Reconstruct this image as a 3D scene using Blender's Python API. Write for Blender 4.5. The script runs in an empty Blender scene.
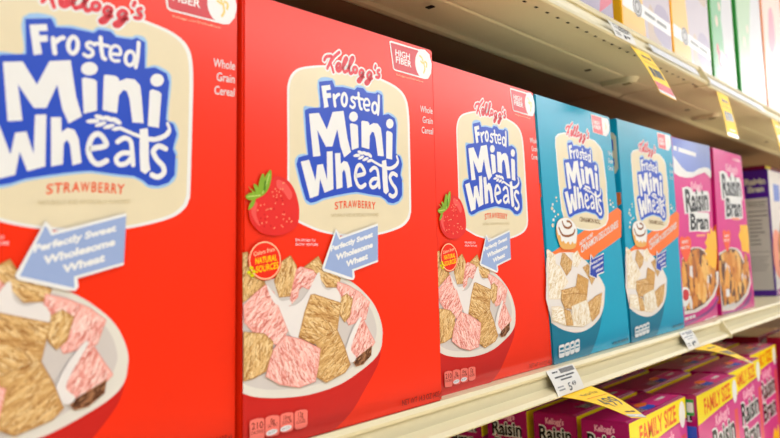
import bpy, bmesh, math, random
from mathutils import Vector, Matrix
from mathutils.geometry import tessellate_polygon
ART = {}
ART['logo'] = [
    ['S', 'product_lettering', 'light_blue_ink', 1.35, 1, [64.3, 231.9, 77, 234.9, 79.4, 230.6, 87.1, 231.8, 93.8, 231.7, 99.5, 231.6, 102, 234, 108.7, 234.2, 112.2, 231.7, 121.3, 232.2, 124.1, 233.8, 129.2, 232.1, 129.5, 217.3, 135.8, 218.8, 143.1, 216.5, 144.9, 211.6, 143.3, 189.8, 148.3, 187.7, 150.5, 182.2, 148.7, 176.3, 148.2, 173.5, 150, 170, 149.6, 158.6, 145.6, 154, 139.3, 151.9, 133.3, 152.3, 130, 154.7, 124.5, 156.9, 115.5, 157.3, 106.7, 158, 99.8, 158.5, 93.9, 157.8, 88, 156.9, 78.2, 155.1, 67.2, 152.8, 60.3, 150.2, 55.3, 149.2, 51.2, 151.2, 47.5, 160.6, 43.3, 174, 45.1, 178.5, 49.5, 180, 53.6, 180.9, 52.3, 191.8, 51, 210.4, 54.4, 212.2, 65.4, 214.3]],
    ['P', 'product_lettering', 'logo_blue_ink', 0, [64.3, 231.9, 77, 234.9, 79.4, 230.6, 87.1, 231.8, 93.8, 231.7, 99.5, 231.6, 102, 234, 108.7, 234.2, 112.2, 231.7, 121.3, 232.2, 124.1, 233.8, 129.2, 232.1, 129.5, 217.3, 135.8, 218.8, 143.1, 216.5, 144.9, 211.6, 143.3, 189.8, 148.3, 187.7, 150.5, 182.2, 148.7, 176.3, 148.2, 173.5, 150, 170, 149.6, 158.6, 145.6, 154, 139.3, 151.9, 133.3, 152.3, 130, 154.7, 124.5, 156.9, 115.5, 157.3, 106.7, 158, 99.8, 158.5, 93.9, 157.8, 88, 156.9, 78.2, 155.1, 67.2, 152.8, 60.3, 150.2, 55.3, 149.2, 51.2, 151.2, 47.5, 160.6, 43.3, 174, 45.1, 178.5, 49.5, 180, 53.6, 180.9, 52.3, 191.8, 51, 210.4, 54.4, 212.2, 65.4, 214.3]],
    ['P', 'product_lettering', 'white_ink', 0, [66.4, 229.3, 74.8, 231.4, 75.4, 228, 71.1, 227, 71.4, 224.9, 75.4, 225.8, 75.7, 222.5, 71.8, 221.6, 73.1, 215.8, 69, 214.4]],
    ['S', 'product_lettering', 'white_ink', 1.267, 0, [78.3, 224.6, 78.8, 220.8, 79.4, 217.3]],
    ['S', 'product_lettering', 'white_ink', 1.17, 0, [79.9, 223.2, 81.5, 225, 83.5, 226]],
    ['S', 'product_lettering', 'white_ink', 1.17, 1, [91.1, 223.4, 90.8, 221.5, 90.1, 219.9, 89.1, 218.9, 88, 218.7, 87, 219.4, 86.3, 220.8, 86.1, 222.6, 86.4, 224.5, 87.1, 226.1, 88.1, 227.1, 89.3, 227.3, 90.2, 226.6, 90.9, 225.2]],
    ['S', 'product_lettering', 'white_ink', 1.024, 0, [99.9, 225.3, 97.8, 226.1, 95.9, 225, 96.4, 223.3, 98.8, 222.1, 99.1, 220, 97, 218.4, 94.6, 219.1]],
    ['S', 'product_lettering', 'white_ink', 1.17, 0, [103.3, 229.7, 103.8, 224.3, 104.8, 219.6, 106.2, 218.7]],
    ['S', 'product_lettering', 'white_ink', 0.975, 0, [100.9, 226.2, 107.8, 226]],
    ['S', 'product_lettering', 'white_ink', 0.926, 0, [109.6, 222.1, 114.6, 222.7, 114.2, 225.9, 111.7, 226.9, 109.3, 224.9, 108.9, 221.1, 110.8, 218.6, 114, 219]],
    ['S', 'product_lettering', 'white_ink', 1.072, 1, [123.2, 221.8, 122.7, 219.9, 121.7, 218.3, 120.3, 217.6, 118.9, 218, 118, 219.2, 117.7, 221.1, 118.1, 223.1, 119.1, 224.6, 120.5, 225.3, 121.9, 225, 122.8, 223.7]],
    ['S', 'product_lettering', 'white_ink', 1.17, 0, [125.3, 231, 124.9, 222.9, 123.9, 217.1]],
    ['P', 'product_lettering', 'white_ink', 0, [54.8, 208.6, 63.9, 210.4, 71.1, 199.8, 76.9, 212.7, 87.6, 214.9, 89.1, 206.8, 91.2, 195.9, 94.5, 186.5, 87.7, 182, 84.1, 189.3, 81.2, 201.2, 76.2, 188.7, 70.1, 187.9, 62.1, 198.7, 64.9, 181.2, 58.1, 180.1]],
    ['P', 'product_lettering', 'white_ink', 0, [102.2, 212.6, 102, 211.8, 101.7, 211, 101.1, 210.2, 100.4, 209.6, 99.5, 209.1, 98.6, 208.7, 97.6, 208.5, 96.6, 208.4, 95.7, 208.6, 94.8, 208.9, 94.1, 209.4, 93.6, 210, 93.3, 210.7, 93.2, 211.5, 93.4, 212.3, 93.7, 213.1, 94.2, 213.9, 95, 214.5, 95.8, 215.1, 96.8, 215.4, 97.8, 215.7, 98.7, 215.7, 99.7, 215.6, 100.5, 215.2, 101.2, 214.8, 101.8, 214.1, 102.1, 213.4]],
    ['P', 'product_lettering', 'white_ink', 0, [93.8, 206.2, 95.5, 207.1, 100.6, 206.7, 102, 205.9, 102.5, 190.4, 95.4, 187.9]],
    ['P', 'product_lettering', 'white_ink', 0, [105.7, 209.4, 106.8, 210.3, 112.5, 210.4, 114.2, 209.2, 114.4, 207.8, 118.8, 210, 123.5, 210.1, 126.8, 207.2, 127.9, 200.9, 129.5, 186.4, 122.8, 186.2, 120.7, 198.9, 119, 203, 117, 203.4, 114.5, 200.1, 113.7, 190.2, 105.6, 191]],
    ['P', 'product_lettering', 'white_ink', 0, [141.4, 212.2, 141.2, 211.4, 140.9, 210.6, 140.4, 209.8, 139.7, 209.1, 138.8, 208.6, 137.9, 208.2, 137, 208, 136.1, 208, 135.2, 208.2, 134.4, 208.5, 133.8, 209, 133.3, 209.7, 133, 210.4, 132.9, 211.2, 133.1, 212, 133.4, 212.8, 133.9, 213.6, 134.6, 214.3, 135.4, 214.8, 136.3, 215.2, 137.2, 215.4, 138.2, 215.4, 139.1, 215.2, 139.9, 214.9, 140.5, 214.4, 141, 213.8, 141.3, 213]],
    ['P', 'product_lettering', 'white_ink', 0, [132.7, 204.9, 134.3, 206.1, 138.4, 205.5, 140.1, 204.2, 138.9, 184.7, 132.1, 185.1]],
    ['P', 'product_lettering', 'white_ink', 0, [47, 175.9, 54.4, 177.8, 60, 164.1, 61.7, 174.8, 67, 176, 70.8, 165.3, 70.8, 184.6, 76.3, 185.5, 76.7, 159.4, 68.2, 156.5, 64.2, 165.8, 62.6, 154.5, 55, 152.2]],
    ['P', 'product_lettering', 'white_ink', 0, [78.6, 184.2, 83.8, 184.9, 84.2, 177.3, 87.2, 179.7, 90.8, 179.1, 93.2, 174.6, 95.1, 162.3, 90.4, 160.7, 88.7, 171.3, 87.1, 173.7, 85.5, 171.4, 85.5, 161, 79.6, 159.5]],
    ['S', 'product_lettering', 'white_ink', 1.462, 0, [98.7, 169.8, 107.8, 172.1, 107.1, 175.4, 103.7, 178.1, 100.2, 175.8, 98.5, 169.3, 100.6, 164.1, 104.2, 162.1, 108.6, 164.2]],
    ['S', 'product_lettering', 'white_ink', 1.365, 0, [114.5, 174.8, 118.4, 177.2, 122, 175.7, 123.1, 169.7, 123.8, 163]],
    ['S', 'product_lettering', 'white_ink', 1.365, 0, [122, 169.3, 117.2, 168.8, 113.9, 165.7, 115.8, 162.7, 120, 163.6, 122.6, 166.6]],
    ['P', 'product_lettering', 'white_ink', 0, [127.2, 182.8, 132, 183.9, 132.9, 175.2, 133.3, 165.3, 134.3, 160.7, 131.2, 158.3, 128.3, 159.9, 127.5, 169.9]],
    ['S', 'product_lettering', 'white_ink', 1, 0, [116.2, 182.2, 126.1, 179.2, 136.4, 177.7, 143.2, 180.3, 145.8, 183.7, 144.4, 187.6]],
    ['S', 'product_lettering', 'white_ink', 1.35, 0, [130.7, 178, 136.8, 178, 143, 180.7, 145, 183]],
    ['S', 'product_lettering', 'white_ink', 1.56, 0, [143.5, 173.2, 139.1, 174.4, 135.8, 171.1, 138.3, 166.6, 142, 163.3, 142.7, 159.6, 139.1, 157, 135.3, 158]],
    ['P', 'product_lettering', 'white_ink', 0, [104.2, 185.1, 104, 184.6, 103.2, 184.1, 102, 183.7, 100.6, 183.4, 99.1, 183.2, 97.9, 183.3, 97, 183.6, 96.7, 183.9, 96.9, 184.4, 97.7, 184.9, 98.9, 185.4, 100.3, 185.7, 101.8, 185.8, 103, 185.8, 103.9, 185.5]],
    ['P', 'product_lettering', 'white_ink', 0, [107.3, 186, 106.8, 185.6, 105.8, 185.5, 104.7, 185.5, 103.4, 185.8, 102.3, 186.2, 101.5, 186.7, 101.2, 187.3, 101.3, 187.8, 101.8, 188.1, 102.8, 188.3, 103.9, 188.3, 105.2, 188, 106.2, 187.6, 107.1, 187.1, 107.4, 186.5]],
    ['P', 'product_lettering', 'white_ink', 0, [107.8, 184.8, 107.9, 184.3, 107.4, 183.7, 106.6, 183.1, 105.5, 182.4, 104.2, 182, 103.1, 181.7, 102.2, 181.7, 101.7, 181.9, 101.6, 182.4, 102, 183, 102.9, 183.6, 104, 184.2, 105.2, 184.7, 106.4, 185, 107.3, 185]],
    ['P', 'product_lettering', 'white_ink', 0, [112.1, 185.6, 111.5, 185.3, 110.5, 185.2, 109.3, 185.3, 108.2, 185.6, 107.2, 186.2, 106.4, 186.7, 106.2, 187.3, 106.3, 187.8, 106.9, 188.2, 107.9, 188.3, 109, 188.2, 110.2, 187.8, 111.2, 187.3, 112, 186.7, 112.3, 186.1]],
    ['P', 'product_lettering', 'white_ink', 0, [112.7, 184, 112.7, 183.5, 112.2, 182.9, 111.3, 182.3, 110.1, 181.7, 108.8, 181.3, 107.6, 181.1, 106.7, 181.1, 106.2, 181.3, 106.2, 181.8, 106.7, 182.4, 107.6, 183, 108.8, 183.6, 110, 184, 111.2, 184.2, 112.2, 184.2]],
    ['P', 'product_lettering', 'white_ink', 0, [116.2, 184.4, 115.5, 184.2, 114.5, 184.2, 113.4, 184.5, 112.3, 185.1, 111.4, 185.8, 110.9, 186.5, 110.7, 187.1, 111, 187.6, 111.7, 187.9, 112.7, 187.8, 113.8, 187.5, 114.9, 187, 115.8, 186.3, 116.3, 185.6, 116.5, 184.9]],
    ['P', 'product_lettering', 'white_ink', 0, [117, 183, 117, 182.6, 116.6, 182, 115.7, 181.4, 114.6, 181, 113.4, 180.6, 112.3, 180.5, 111.5, 180.6, 111, 180.8, 111, 181.3, 111.5, 181.8, 112.3, 182.4, 113.4, 182.9, 114.6, 183.2, 115.7, 183.4, 116.6, 183.3]],
]
ART['straw'] = [
    ['P', 'name_panel', 'white_ink', 1, [35.4, 147.2, 35.7, 182.6, 35.7, 216.5, 36.3, 225.8, 39.7, 233, 46.3, 238.1, 58.1, 241.7, 71.2, 244.4, 90, 246.2, 111.8, 246.4, 129.4, 244.5, 147.3, 240.8, 157.2, 233.8, 160.4, 220.5, 160.6, 193.9, 160.1, 151.4, 159.2, 144.5, 156, 139.1, 146.4, 133.7, 123.7, 128.7, 100.4, 126.9, 80.6, 127.9, 63.8, 130.3, 53, 133.3, 42.6, 137.1, 37.2, 142.1]],
    ['P', 'name_panel', 'cream_ink', 1, [37.1, 148.1, 37.5, 182.7, 37.5, 215.8, 38.1, 224.9, 41.4, 232, 47.8, 237, 59.2, 240.4, 72, 243.1, 90, 244.7, 111.2, 244.8, 128.1, 242.9, 145.3, 239.3, 154.8, 232.4, 157.8, 219.4, 158, 193.7, 157.6, 152.3, 156.8, 145.6, 153.7, 140.3, 144.4, 135.1, 122.6, 130.2, 100.1, 128.4, 81, 129.3, 64.7, 131.7, 54.3, 134.6, 44.2, 138.2, 38.9, 143.1]],
    ['S', 'brand_lettering', 'white_ink', 2.35, 0, [69.4, 247.7, 71, 250.1, 73.8, 251.3, 76.9, 251.6, 75.8, 248.8, 72.2, 242.4]],
    ['S', 'brand_lettering', 'white_ink', 2.35, 0, [84.3, 256.1, 79.4, 252.1, 74.6, 246.6]],
    ['S', 'brand_lettering', 'white_ink', 2.35, 0, [75.1, 246.9, 76.8, 244.2, 78.1, 240.9]],
    ['S', 'brand_lettering', 'white_ink', 2.35, 0, [81.6, 244, 84.5, 245.6, 85, 247.7, 82.9, 247.8, 81.1, 245.5, 81.5, 242.7, 83.8, 242.4, 86.4, 244.6]],
    ['S', 'brand_lettering', 'white_ink', 2.35, 0, [86.4, 244.6, 91.7, 251.8, 91.5, 253.6, 89.3, 251.9, 87.5, 246.1, 88.9, 242.7, 91.1, 243.9]],
    ['S', 'brand_lettering', 'white_ink', 2.35, 0, [91.5, 243.7, 98, 252.9, 98.2, 255.1, 95.9, 253.4, 93.8, 246.4, 94.8, 242.7, 97, 243.6]],
    ['S', 'brand_lettering', 'white_ink', 2.35, 1, [102.2, 246.6, 101.7, 245.3, 100.7, 244.3, 99.4, 244.1, 98.4, 244.7, 98, 245.9, 98.4, 247.2, 99.5, 248.1, 100.8, 248.3, 101.8, 247.8]],
    ['S', 'brand_lettering', 'white_ink', 2.35, 0, [108.8, 247, 106.5, 247.3, 104.6, 244.9, 105.7, 243, 108, 244.2, 109.2, 246.8, 107.6, 241.9, 104.8, 238.3, 102.5, 238.5, 104.9, 241, 109.1, 242.7]],
    ['S', 'brand_lettering', 'white_ink', 2.35, 0, [117.4, 246.8, 115.1, 247.2, 112.8, 244.7, 113.8, 242.7, 116.2, 243.8, 117.8, 246.6, 116.1, 241.8, 112.9, 237.9, 110.5, 238.4, 113.3, 240.8, 118.1, 243.2]],
    ['S', 'brand_lettering', 'white_ink', 2.35, 0, [122.4, 253.4, 121.5, 251.3]],
    ['S', 'brand_lettering', 'white_ink', 2.35, 0, [126.3, 250.8, 124.3, 249.6, 124.6, 248.1, 126.6, 247, 125.3, 244.9, 122.5, 244.7]],
    ['S', 'brand_lettering', 'brand_red_ink', 1.15, 0, [69.4, 247.7, 71, 250.1, 73.8, 251.3, 76.9, 251.6, 75.8, 248.8, 72.2, 242.4]],
    ['S', 'brand_lettering', 'brand_red_ink', 1.15, 0, [84.3, 256.1, 79.4, 252.1, 74.6, 246.6]],
    ['S', 'brand_lettering', 'brand_red_ink', 1.15, 0, [75.1, 246.9, 76.8, 244.2, 78.1, 240.9]],
    ['S', 'brand_lettering', 'brand_red_ink', 1.15, 0, [81.6, 244, 84.5, 245.6, 85, 247.7, 82.9, 247.8, 81.1, 245.5, 81.5, 242.7, 83.8, 242.4, 86.4, 244.6]],
    ['S', 'brand_lettering', 'brand_red_ink', 1.15, 0, [86.4, 244.6, 91.7, 251.8, 91.5, 253.6, 89.3, 251.9, 87.5, 246.1, 88.9, 242.7, 91.1, 243.9]],
    ['S', 'brand_lettering', 'brand_red_ink', 1.15, 0, [91.5, 243.7, 98, 252.9, 98.2, 255.1, 95.9, 253.4, 93.8, 246.4, 94.8, 242.7, 97, 243.6]],
    ['S', 'brand_lettering', 'brand_red_ink', 1.15, 1, [102.2, 246.6, 101.7, 245.3, 100.7, 244.3, 99.4, 244.1, 98.4, 244.7, 98, 245.9, 98.4, 247.2, 99.5, 248.1, 100.8, 248.3, 101.8, 247.8]],
    ['S', 'brand_lettering', 'brand_red_ink', 1.15, 0, [108.8, 247, 106.5, 247.3, 104.6, 244.9, 105.7, 243, 108, 244.2, 109.2, 246.8, 107.6, 241.9, 104.8, 238.3, 102.5, 238.5, 104.9, 241, 109.1, 242.7]],
    ['S', 'brand_lettering', 'brand_red_ink', 1.15, 0, [117.4, 246.8, 115.1, 247.2, 112.8, 244.7, 113.8, 242.7, 116.2, 243.8, 117.8, 246.6, 116.1, 241.8, 112.9, 237.9, 110.5, 238.4, 113.3, 240.8, 118.1, 243.2]],
    ['S', 'brand_lettering', 'brand_red_ink', 1.15, 0, [122.4, 253.4, 121.5, 251.3]],
    ['S', 'brand_lettering', 'brand_red_ink', 1.15, 0, [126.3, 250.8, 124.3, 249.6, 124.6, 248.1, 126.6, 247, 125.3, 244.9, 122.5, 244.7]],
    ['T', 'flavour_lettering', 'orange_ink', 'S', 0.014, 77.6, 145.5, 80.8, 146, 77.7, 150.7],
    ['T', 'flavour_lettering', 'orange_ink', 'T', 0.014, 81.4, 146.2, 85.5, 146.6, 81.5, 151.4],
    ['T', 'flavour_lettering', 'orange_ink', 'R', 0.014, 86.3, 146.7, 89.8, 147, 86.4, 152],
    ['T', 'flavour_lettering', 'orange_ink', 'A', 0.014, 90.5, 147.1, 94.5, 147.3, 90.6, 152.4],
    ['T', 'flavour_lettering', 'orange_ink', 'W', 0.014, 94.8, 147.3, 99.7, 147.5, 94.9, 152.6],
    ['T', 'flavour_lettering', 'orange_ink', 'B', 0.014, 100.7, 147.5, 103.5, 147.5, 100.9, 152.9],
    ['T', 'flavour_lettering', 'orange_ink', 'E', 0.014, 104.5, 147.4, 106.9, 147.3, 104.6, 152.8],
    ['T', 'flavour_lettering', 'orange_ink', 'R', 0.014, 108, 147.2, 111, 147.2, 108.1, 152.7],
    ['T', 'flavour_lettering', 'orange_ink', 'R', 0.014, 111.7, 147.1, 114.7, 147, 111.8, 152.6],
    ['T', 'flavour_lettering', 'orange_ink', 'Y', 0.014, 114.8, 147, 119.1, 146.8, 115, 152.5],
    ['T', 'flavour_note', 'tan_ink', 'NATURALLY AND ARTIFICIALLY FLAVORED', 0, 73.8, 140.3, 122.6, 141.9, 73.9, 142.8],
    ['P', 'trade_mark', 'tan_ink', 0, [151.7, 169.1, 151.4, 168.6, 150.8, 168.4, 150.2, 168.6, 150, 169.1, 150.3, 169.6, 150.9, 169.8, 151.4, 169.6]],
    ['P', 'fiber_badge', 'white_ink', 0, [138.4, 275, 140.4, 275.9, 173, 275.9, 182.4, 277.1, 188.2, 274.4, 190.8, 267.4, 189.7, 259, 185.6, 253.9, 181.3, 252.9, 144.5, 253.4, 142.2, 254.4]],
    ['P', 'fiber_badge', 'badge_red_ink', 0, [139.9, 274.4, 172.9, 274.7, 177, 271.5, 177.5, 262.1, 176.7, 254.1, 145.6, 254.4, 143.3, 255.2]],
    ['P', 'fiber_badge', 'white_ink', 0, [190.7, 267.6, 190.8, 264.7, 190.3, 261.9, 189.2, 259.2, 187.5, 256.9, 185.4, 255, 183, 253.8, 180.4, 253.1, 177.9, 253.2, 175.4, 253.9, 173.3, 255.3, 171.5, 257.2, 170.3, 259.6, 169.5, 262.2, 169.4, 265, 169.9, 267.8, 171, 270.4, 172.6, 272.8, 174.6, 274.6, 176.9, 275.9, 179.5, 276.6, 182.1, 276.6, 184.6, 276, 186.8, 274.6, 188.6, 272.7, 189.9, 270.3]],
    ['T', 'fiber_badge>badge_lettering', 'white_ink', 'HIGH', 0.018, 145.3, 265.6, 162.8, 265.2, 145.5, 270.6],
    ['T', 'fiber_badge>badge_lettering', 'white_ink', 'FIBER', 0.018, 145.8, 260.1, 164.6, 259.5, 145.9, 265.2],
    ['S', 'fiber_badge', 'gold_ink', 0.8, 0, [175.6, 270.8, 177.8, 269.8, 179.6, 267.2]],
    ['S', 'fiber_badge', 'gold_ink', 0.8, 0, [181.9, 267.3, 184.3, 266.2, 183.7, 263.2]],
    ['S', 'fiber_badge', 'gold_ink', 0.8, 0, [176.8, 266.6, 179.1, 265.6, 180.9, 265.9]],
    ['S', 'fiber_badge', 'gold_ink', 0.8, 0, [180.5, 265.9, 181.7, 261.4, 180.1, 257.9]],
    ['T', 'web_address', 'peach_ink', 'Kelloggs.com/DidYouKnow', 0, 146.1, 250.1, 179.3, 249.8, 146.1, 251.4],
    ['T', 'side_lettering', 'white_ink', 'Whole', 0.006, 174.3, 225.4, 190.2, 225.8, 174.5, 230.9],
    ['T', 'side_lettering', 'white_ink', 'Grain', 0.006, 176.9, 217.2, 190, 217.5, 177.1, 222.7],
    ['T', 'side_lettering', 'white_ink', 'Cereal', 0.006, 175.4, 208.8, 190, 209.1, 175.6, 214.2],
    ['P', 'bowl_picture', 'bowl_red_ink', 0, [0.07, 36.5, 26.9, 30.5, 53.4, 28.2, 80.6, 31.2, 105.3, 40, 122.3, 47.7, 121.9, 46.2, 121.4, 44.1, 120.7, 41.7, 119.9, 39.6, 119, 37.8, 118, 36.2, 116.7, 34.5, 115, 32.5, 112.9, 30.2, 110.5, 27.6, 107.7, 24.8, 104.8, 22, 101.8, 18.9, 98.4, 15.5, 95.1, 12.3, 91.9, 9.6, 88.9, 7.5, 86, 5.8, 83.3, 4.3, 81, 3.1, 78.8, 2.01, 76.9, 1.19, 75.3, 0.58, 74.2, 0.14, 0.07, -0.63]],
    ['P', 'bowl_picture', 'rim_grey_ink', 0, [0.07, 71.8, 0.07, 95.3, 45.7, 102.4, 80.1, 100.5, 82.1, 99.9, 85, 99, 88.4, 97.9, 91.6, 96.6, 94.8, 95, 98.1, 93.1, 101.4, 91, 104.5, 88.7, 107.7, 86.3, 110.8, 83.7, 113.8, 80.8, 116.3, 77.8, 118.6, 74.5, 120.6, 70.8, 122.2, 67.1, 123.3, 63.9, 123.9, 61, 124, 58.5, 123.8, 56.1, 123.5, 53.9, 123.3, 51.9, 122.9, 50, 122.2, 48.2, 121.2, 46.4, 119.8, 44.8, 118.2, 43.2, 116.1, 41.7, 113.3, 40, 109.5, 38.2, 105, 36.3, 100.2, 34.5, 95.5, 32.8, 91.1, 31.3, 86.8, 30, 82.2, 28.8, 76.9, 27.9, 70.9, 27.1, 64.2, 26.5, 57.5, 26.2, 51, 26.1, 44.8, 26.3, 38.6, 26.8, 32.7, 27.4, 27.3, 28.1, 22.2, 28.8, 17.5, 29.7, 13.2, 30.6, 9.5, 31.5, 6.4, 32.5, 3.7, 33.5, 1.62, 34.4, 0.14, 35]],
    ['P', 'bowl_picture', 'milk_ink', 0, [0.07, 40.8, 0.07, 89.4, 14.7, 100.6, 45.7, 101.8, 80, 98.5, 82.5, 97.4, 86, 96, 89.9, 94.3, 93.5, 92.4, 96.7, 90.4, 99.8, 88.2, 102.8, 85.8, 105.4, 83.5, 107.8, 81.1, 110, 78.7, 111.8, 76.3, 113.5, 73.8, 114.9, 71.2, 116, 68.6, 116.8, 66, 117.4, 63.7, 117.7, 61.7, 117.7, 60, 117.4, 58.4, 116.8, 56.7, 116.1, 55, 115.2, 53.2, 113.7, 51.4, 111.5, 49.4, 108.5, 47, 104.7, 44.4, 100.3, 41.8, 95.7, 39.5, 90.5, 37.5, 84.9, 35.7, 79.1, 34.1, 73.4, 32.9, 67.9, 32.1, 62.4, 31.6, 56.8, 31.3, 51.1, 31.3, 45, 31.5, 38.7, 31.9, 32.6, 32.5, 27.3, 33.1, 22.9, 33.7, 19, 34.4, 15.5, 35.1, 12.2, 36, 8.8, 37, 5.5, 38.3, 2.69, 39.5, 0.73, 40.3]],
    ['B', 'bowl_picture', 'tan', 1.2, 110, [0.22, 117.2, 3.3, 117.8, 7.1, 111.7, 14.7, 105.4, 17, 98, 0.22, 87.6]],
    ['B', 'bowl_picture', 'tan', 1.3, 110, [24.1, 99.6, 29.9, 111.1, 37.3, 114.8, 42.3, 108.3, 42.3, 101.9, 37.1, 89.6, 28.1, 89.5]],
    ['B', 'bowl_picture', 'tan', -0.5, 110, [48.3, 106.8, 61.7, 114, 65.2, 108.3, 81.9, 98.4, 79.9, 93.1, 68.7, 93.6, 61.5, 101.8, 54.4, 106.6]],
    ['B', 'bowl_picture', 'pink', 0.7, 110, [42.3, 105.7, 45.7, 107.5, 57.1, 104.6, 60.6, 99.9, 52.5, 93.2, 44.8, 96.1, 43, 88.6, 36.2, 83.4, 38, 92]],
    ['B', 'bowl_picture', 'pink', 1.1, 110, [79, 96.5, 89.6, 93.3, 101.5, 87.8, 110.5, 81, 106.1, 69.5, 89, 66.9, 83.5, 78.8, 77.9, 87.2]],
    ['B', 'bowl_picture', 'tan', 1, 50, [78.8, 84.4, 87.5, 88, 93.3, 84.2, 90.1, 72.9, 85.2, 69.2, 81.4, 73.6]],
    ['P', 'bowl_picture', 'milk_light_ink', 1, [61.5, 103.8, 64.1, 95.2, 69.6, 91.6, 77, 92.5, 81.7, 86.3, 79.7, 81, 72.2, 84.2, 56, 88.5, 49.7, 78.6, 43.5, 62.7, 36.9, 64.7, 31.2, 73.8, 19.3, 80.9, 22.5, 84.9, 28.9, 86.4, 35.4, 83.4, 43.8, 84.8, 52.5, 92.5]],
    ['B', 'bowl_picture', 'pink', 0.8, 150, [0.22, 85.9, 8.6, 92.5, 17, 97.4, 23.3, 92.2, 26.4, 84.1, 34.4, 68, 26.3, 60.2, 11.5, 66, 1.1, 76.4]],
    ['P', 'bowl_picture', 'milk_light_ink', 1, [17.8, 97.4, 25.7, 89.6, 29.7, 86.9, 36.2, 87.1, 37.1, 84, 28.9, 83.9, 22.5, 87.4]],
    ['B', 'bowl_picture', 'tan', -0.5, 150, [54.2, 89.2, 56.9, 89.4, 81.6, 82.2, 77.4, 62.6, 56.4, 57.9, 43.5, 63.4, 48.9, 78.7]],
    ['B', 'bowl_picture', 'pink', 1, 110, [102.1, 71.9, 109, 61, 115, 52.7, 106.5, 45.3, 96.3, 43.8, 85.7, 49.8, 92.8, 59.8]],
    ['B', 'bowl_picture', 'brown', 0.7, 50, [92.4, 42.3, 98.4, 44.6, 111.8, 50.3, 110.6, 44.2, 102.2, 39, 95.2, 38.6]],
    ['P', 'bowl_picture', 'milk_light_ink', 1, [84.8, 49.2, 90.8, 61.3, 99, 70.8, 101, 69.3, 93.7, 57.6, 90.6, 49.9, 95.4, 44.6, 92.3, 41.6, 86.6, 43.7]],
    ['B', 'bowl_picture', 'tan', 1.1, 130, [0.22, 70.7, 15.4, 68, 22.3, 62.5, 21.5, 56.5, 16.8, 45.8, 7, 43, 0.22, 42.2]],
    ['B', 'bowl_picture', 'tan', 0.5, 140, [56.4, 59.2, 77.5, 64.6, 83.9, 53.3, 89.4, 40.2, 84.5, 36, 66.7, 31.9, 58.8, 36.3, 61.7, 52.5]],
    ['B', 'bowl_picture', 'pink', -1.1, 170, [32, 65.2, 46.1, 61.2, 61.7, 53.8, 59.7, 43.2, 57, 34, 43.2, 32.3, 27.7, 36.4, 16.8, 42.8, 19.9, 51.9, 23.1, 58.2]],
    ['P', 'strawberry_picture', 'berry_red_ink', 1, [25.3, 164.8, 35.2, 162.5, 41.5, 155.1, 44.4, 144.2, 42.6, 134.5, 34.1, 129.3, 22.7, 127.7, 11.7, 130.1, 5.2, 136.4, 3.7, 144.3, 6.4, 149.8, 11.8, 153.8, 18.1, 160.3]],
    ['P', 'strawberry_picture', 'berry_light_ink', 1, [26.1, 162.6, 33.6, 160.5, 38.5, 154.3, 36, 150.4, 31, 155.3, 26.1, 157.6]],
    ['P', 'strawberry_picture', 'berry_light_ink', 1, [7.2, 146.8, 10.2, 147.5, 9.4, 140.2, 12.5, 133.5, 8.7, 135.9, 5.6, 141.9]],
    ['P', 'strawberry_picture', 'seed_ink', 0, [25.8, 138.9, 25.5, 138.6, 25.1, 138.5, 24.9, 138.9, 25.1, 139.4, 25.5, 139.6, 25.8, 139.4]],
    ['P', 'strawberry_picture', 'seed_ink', 0, [10.9, 142.9, 10.6, 142.5, 10.2, 142.5, 10, 142.8, 10.2, 143.3, 10.6, 143.5, 10.9, 143.3]],
    ['P', 'strawberry_picture', 'seed_ink', 0, [31.1, 156.9, 30.8, 156.5, 30.4, 156.5, 30.2, 156.8, 30.4, 157.3, 30.8, 157.6, 31.1, 157.4]],
    ['P', 'strawberry_picture', 'seed_ink', 0, [29.4, 152.6, 29.1, 152.2, 28.7, 152.2, 28.5, 152.5, 28.7, 153, 29.1, 153.2, 29.4, 153.1]],
    ['P', 'strawberry_picture', 'berry_dark_ink', 0, [23.7, 132.5, 23.4, 132.1, 23, 132.1, 22.8, 132.4, 23, 132.9, 23.4, 133.1, 23.7, 133]],
    ['P', 'strawberry_picture', 'seed_ink', 0, [26.2, 153.1, 25.8, 152.7, 25.4, 152.6, 25.3, 153, 25.5, 153.5, 25.9, 153.7, 26.2, 153.5]],
    ['P', 'strawberry_picture', 'seed_ink', 0, [25.9, 151.6, 25.6, 151.2, 25.2, 151.2, 25, 151.5, 25.2, 152, 25.6, 152.2, 26, 152]],
    ['P', 'strawberry_picture', 'seed_ink', 0, [16.1, 146.6, 15.8, 146.2, 15.4, 146.2, 15.3, 146.5, 15.5, 147, 15.8, 147.2, 16.2, 147]],
    ['P', 'strawberry_picture', 'berry_dark_ink', 0, [17.3, 153.8, 16.9, 153.4, 16.6, 153.4, 16.4, 153.8, 16.6, 154.2, 17, 154.5, 17.3, 154.3]],
    ['P', 'strawberry_picture', 'seed_ink', 0, [32, 160.9, 31.7, 160.5, 31.2, 160.5, 31.1, 160.8, 31.3, 161.3, 31.7, 161.6, 32, 161.4]],
    ['P', 'strawberry_picture', 'seed_ink', 0, [17.9, 135.7, 17.5, 135.3, 17.1, 135.3, 17, 135.6, 17.2, 136.1, 17.6, 136.3, 17.9, 136.1]],
    ['P', 'strawberry_picture', 'berry_dark_ink', 0, [19.8, 158, 19.5, 157.6, 19.1, 157.6, 18.9, 157.9, 19.1, 158.4, 19.5, 158.6, 19.8, 158.5]],
    ['P', 'strawberry_picture', 'berry_dark_ink', 0, [26.1, 149.8, 25.8, 149.4, 25.4, 149.4, 25.2, 149.8, 25.4, 150.2, 25.8, 150.5, 26.1, 150.3]],
    ['P', 'strawberry_picture', 'seed_ink', 0, [17.6, 143.3, 17.2, 142.9, 16.8, 142.9, 16.7, 143.2, 16.9, 143.7, 17.2, 143.9, 17.6, 143.7]],
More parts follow.
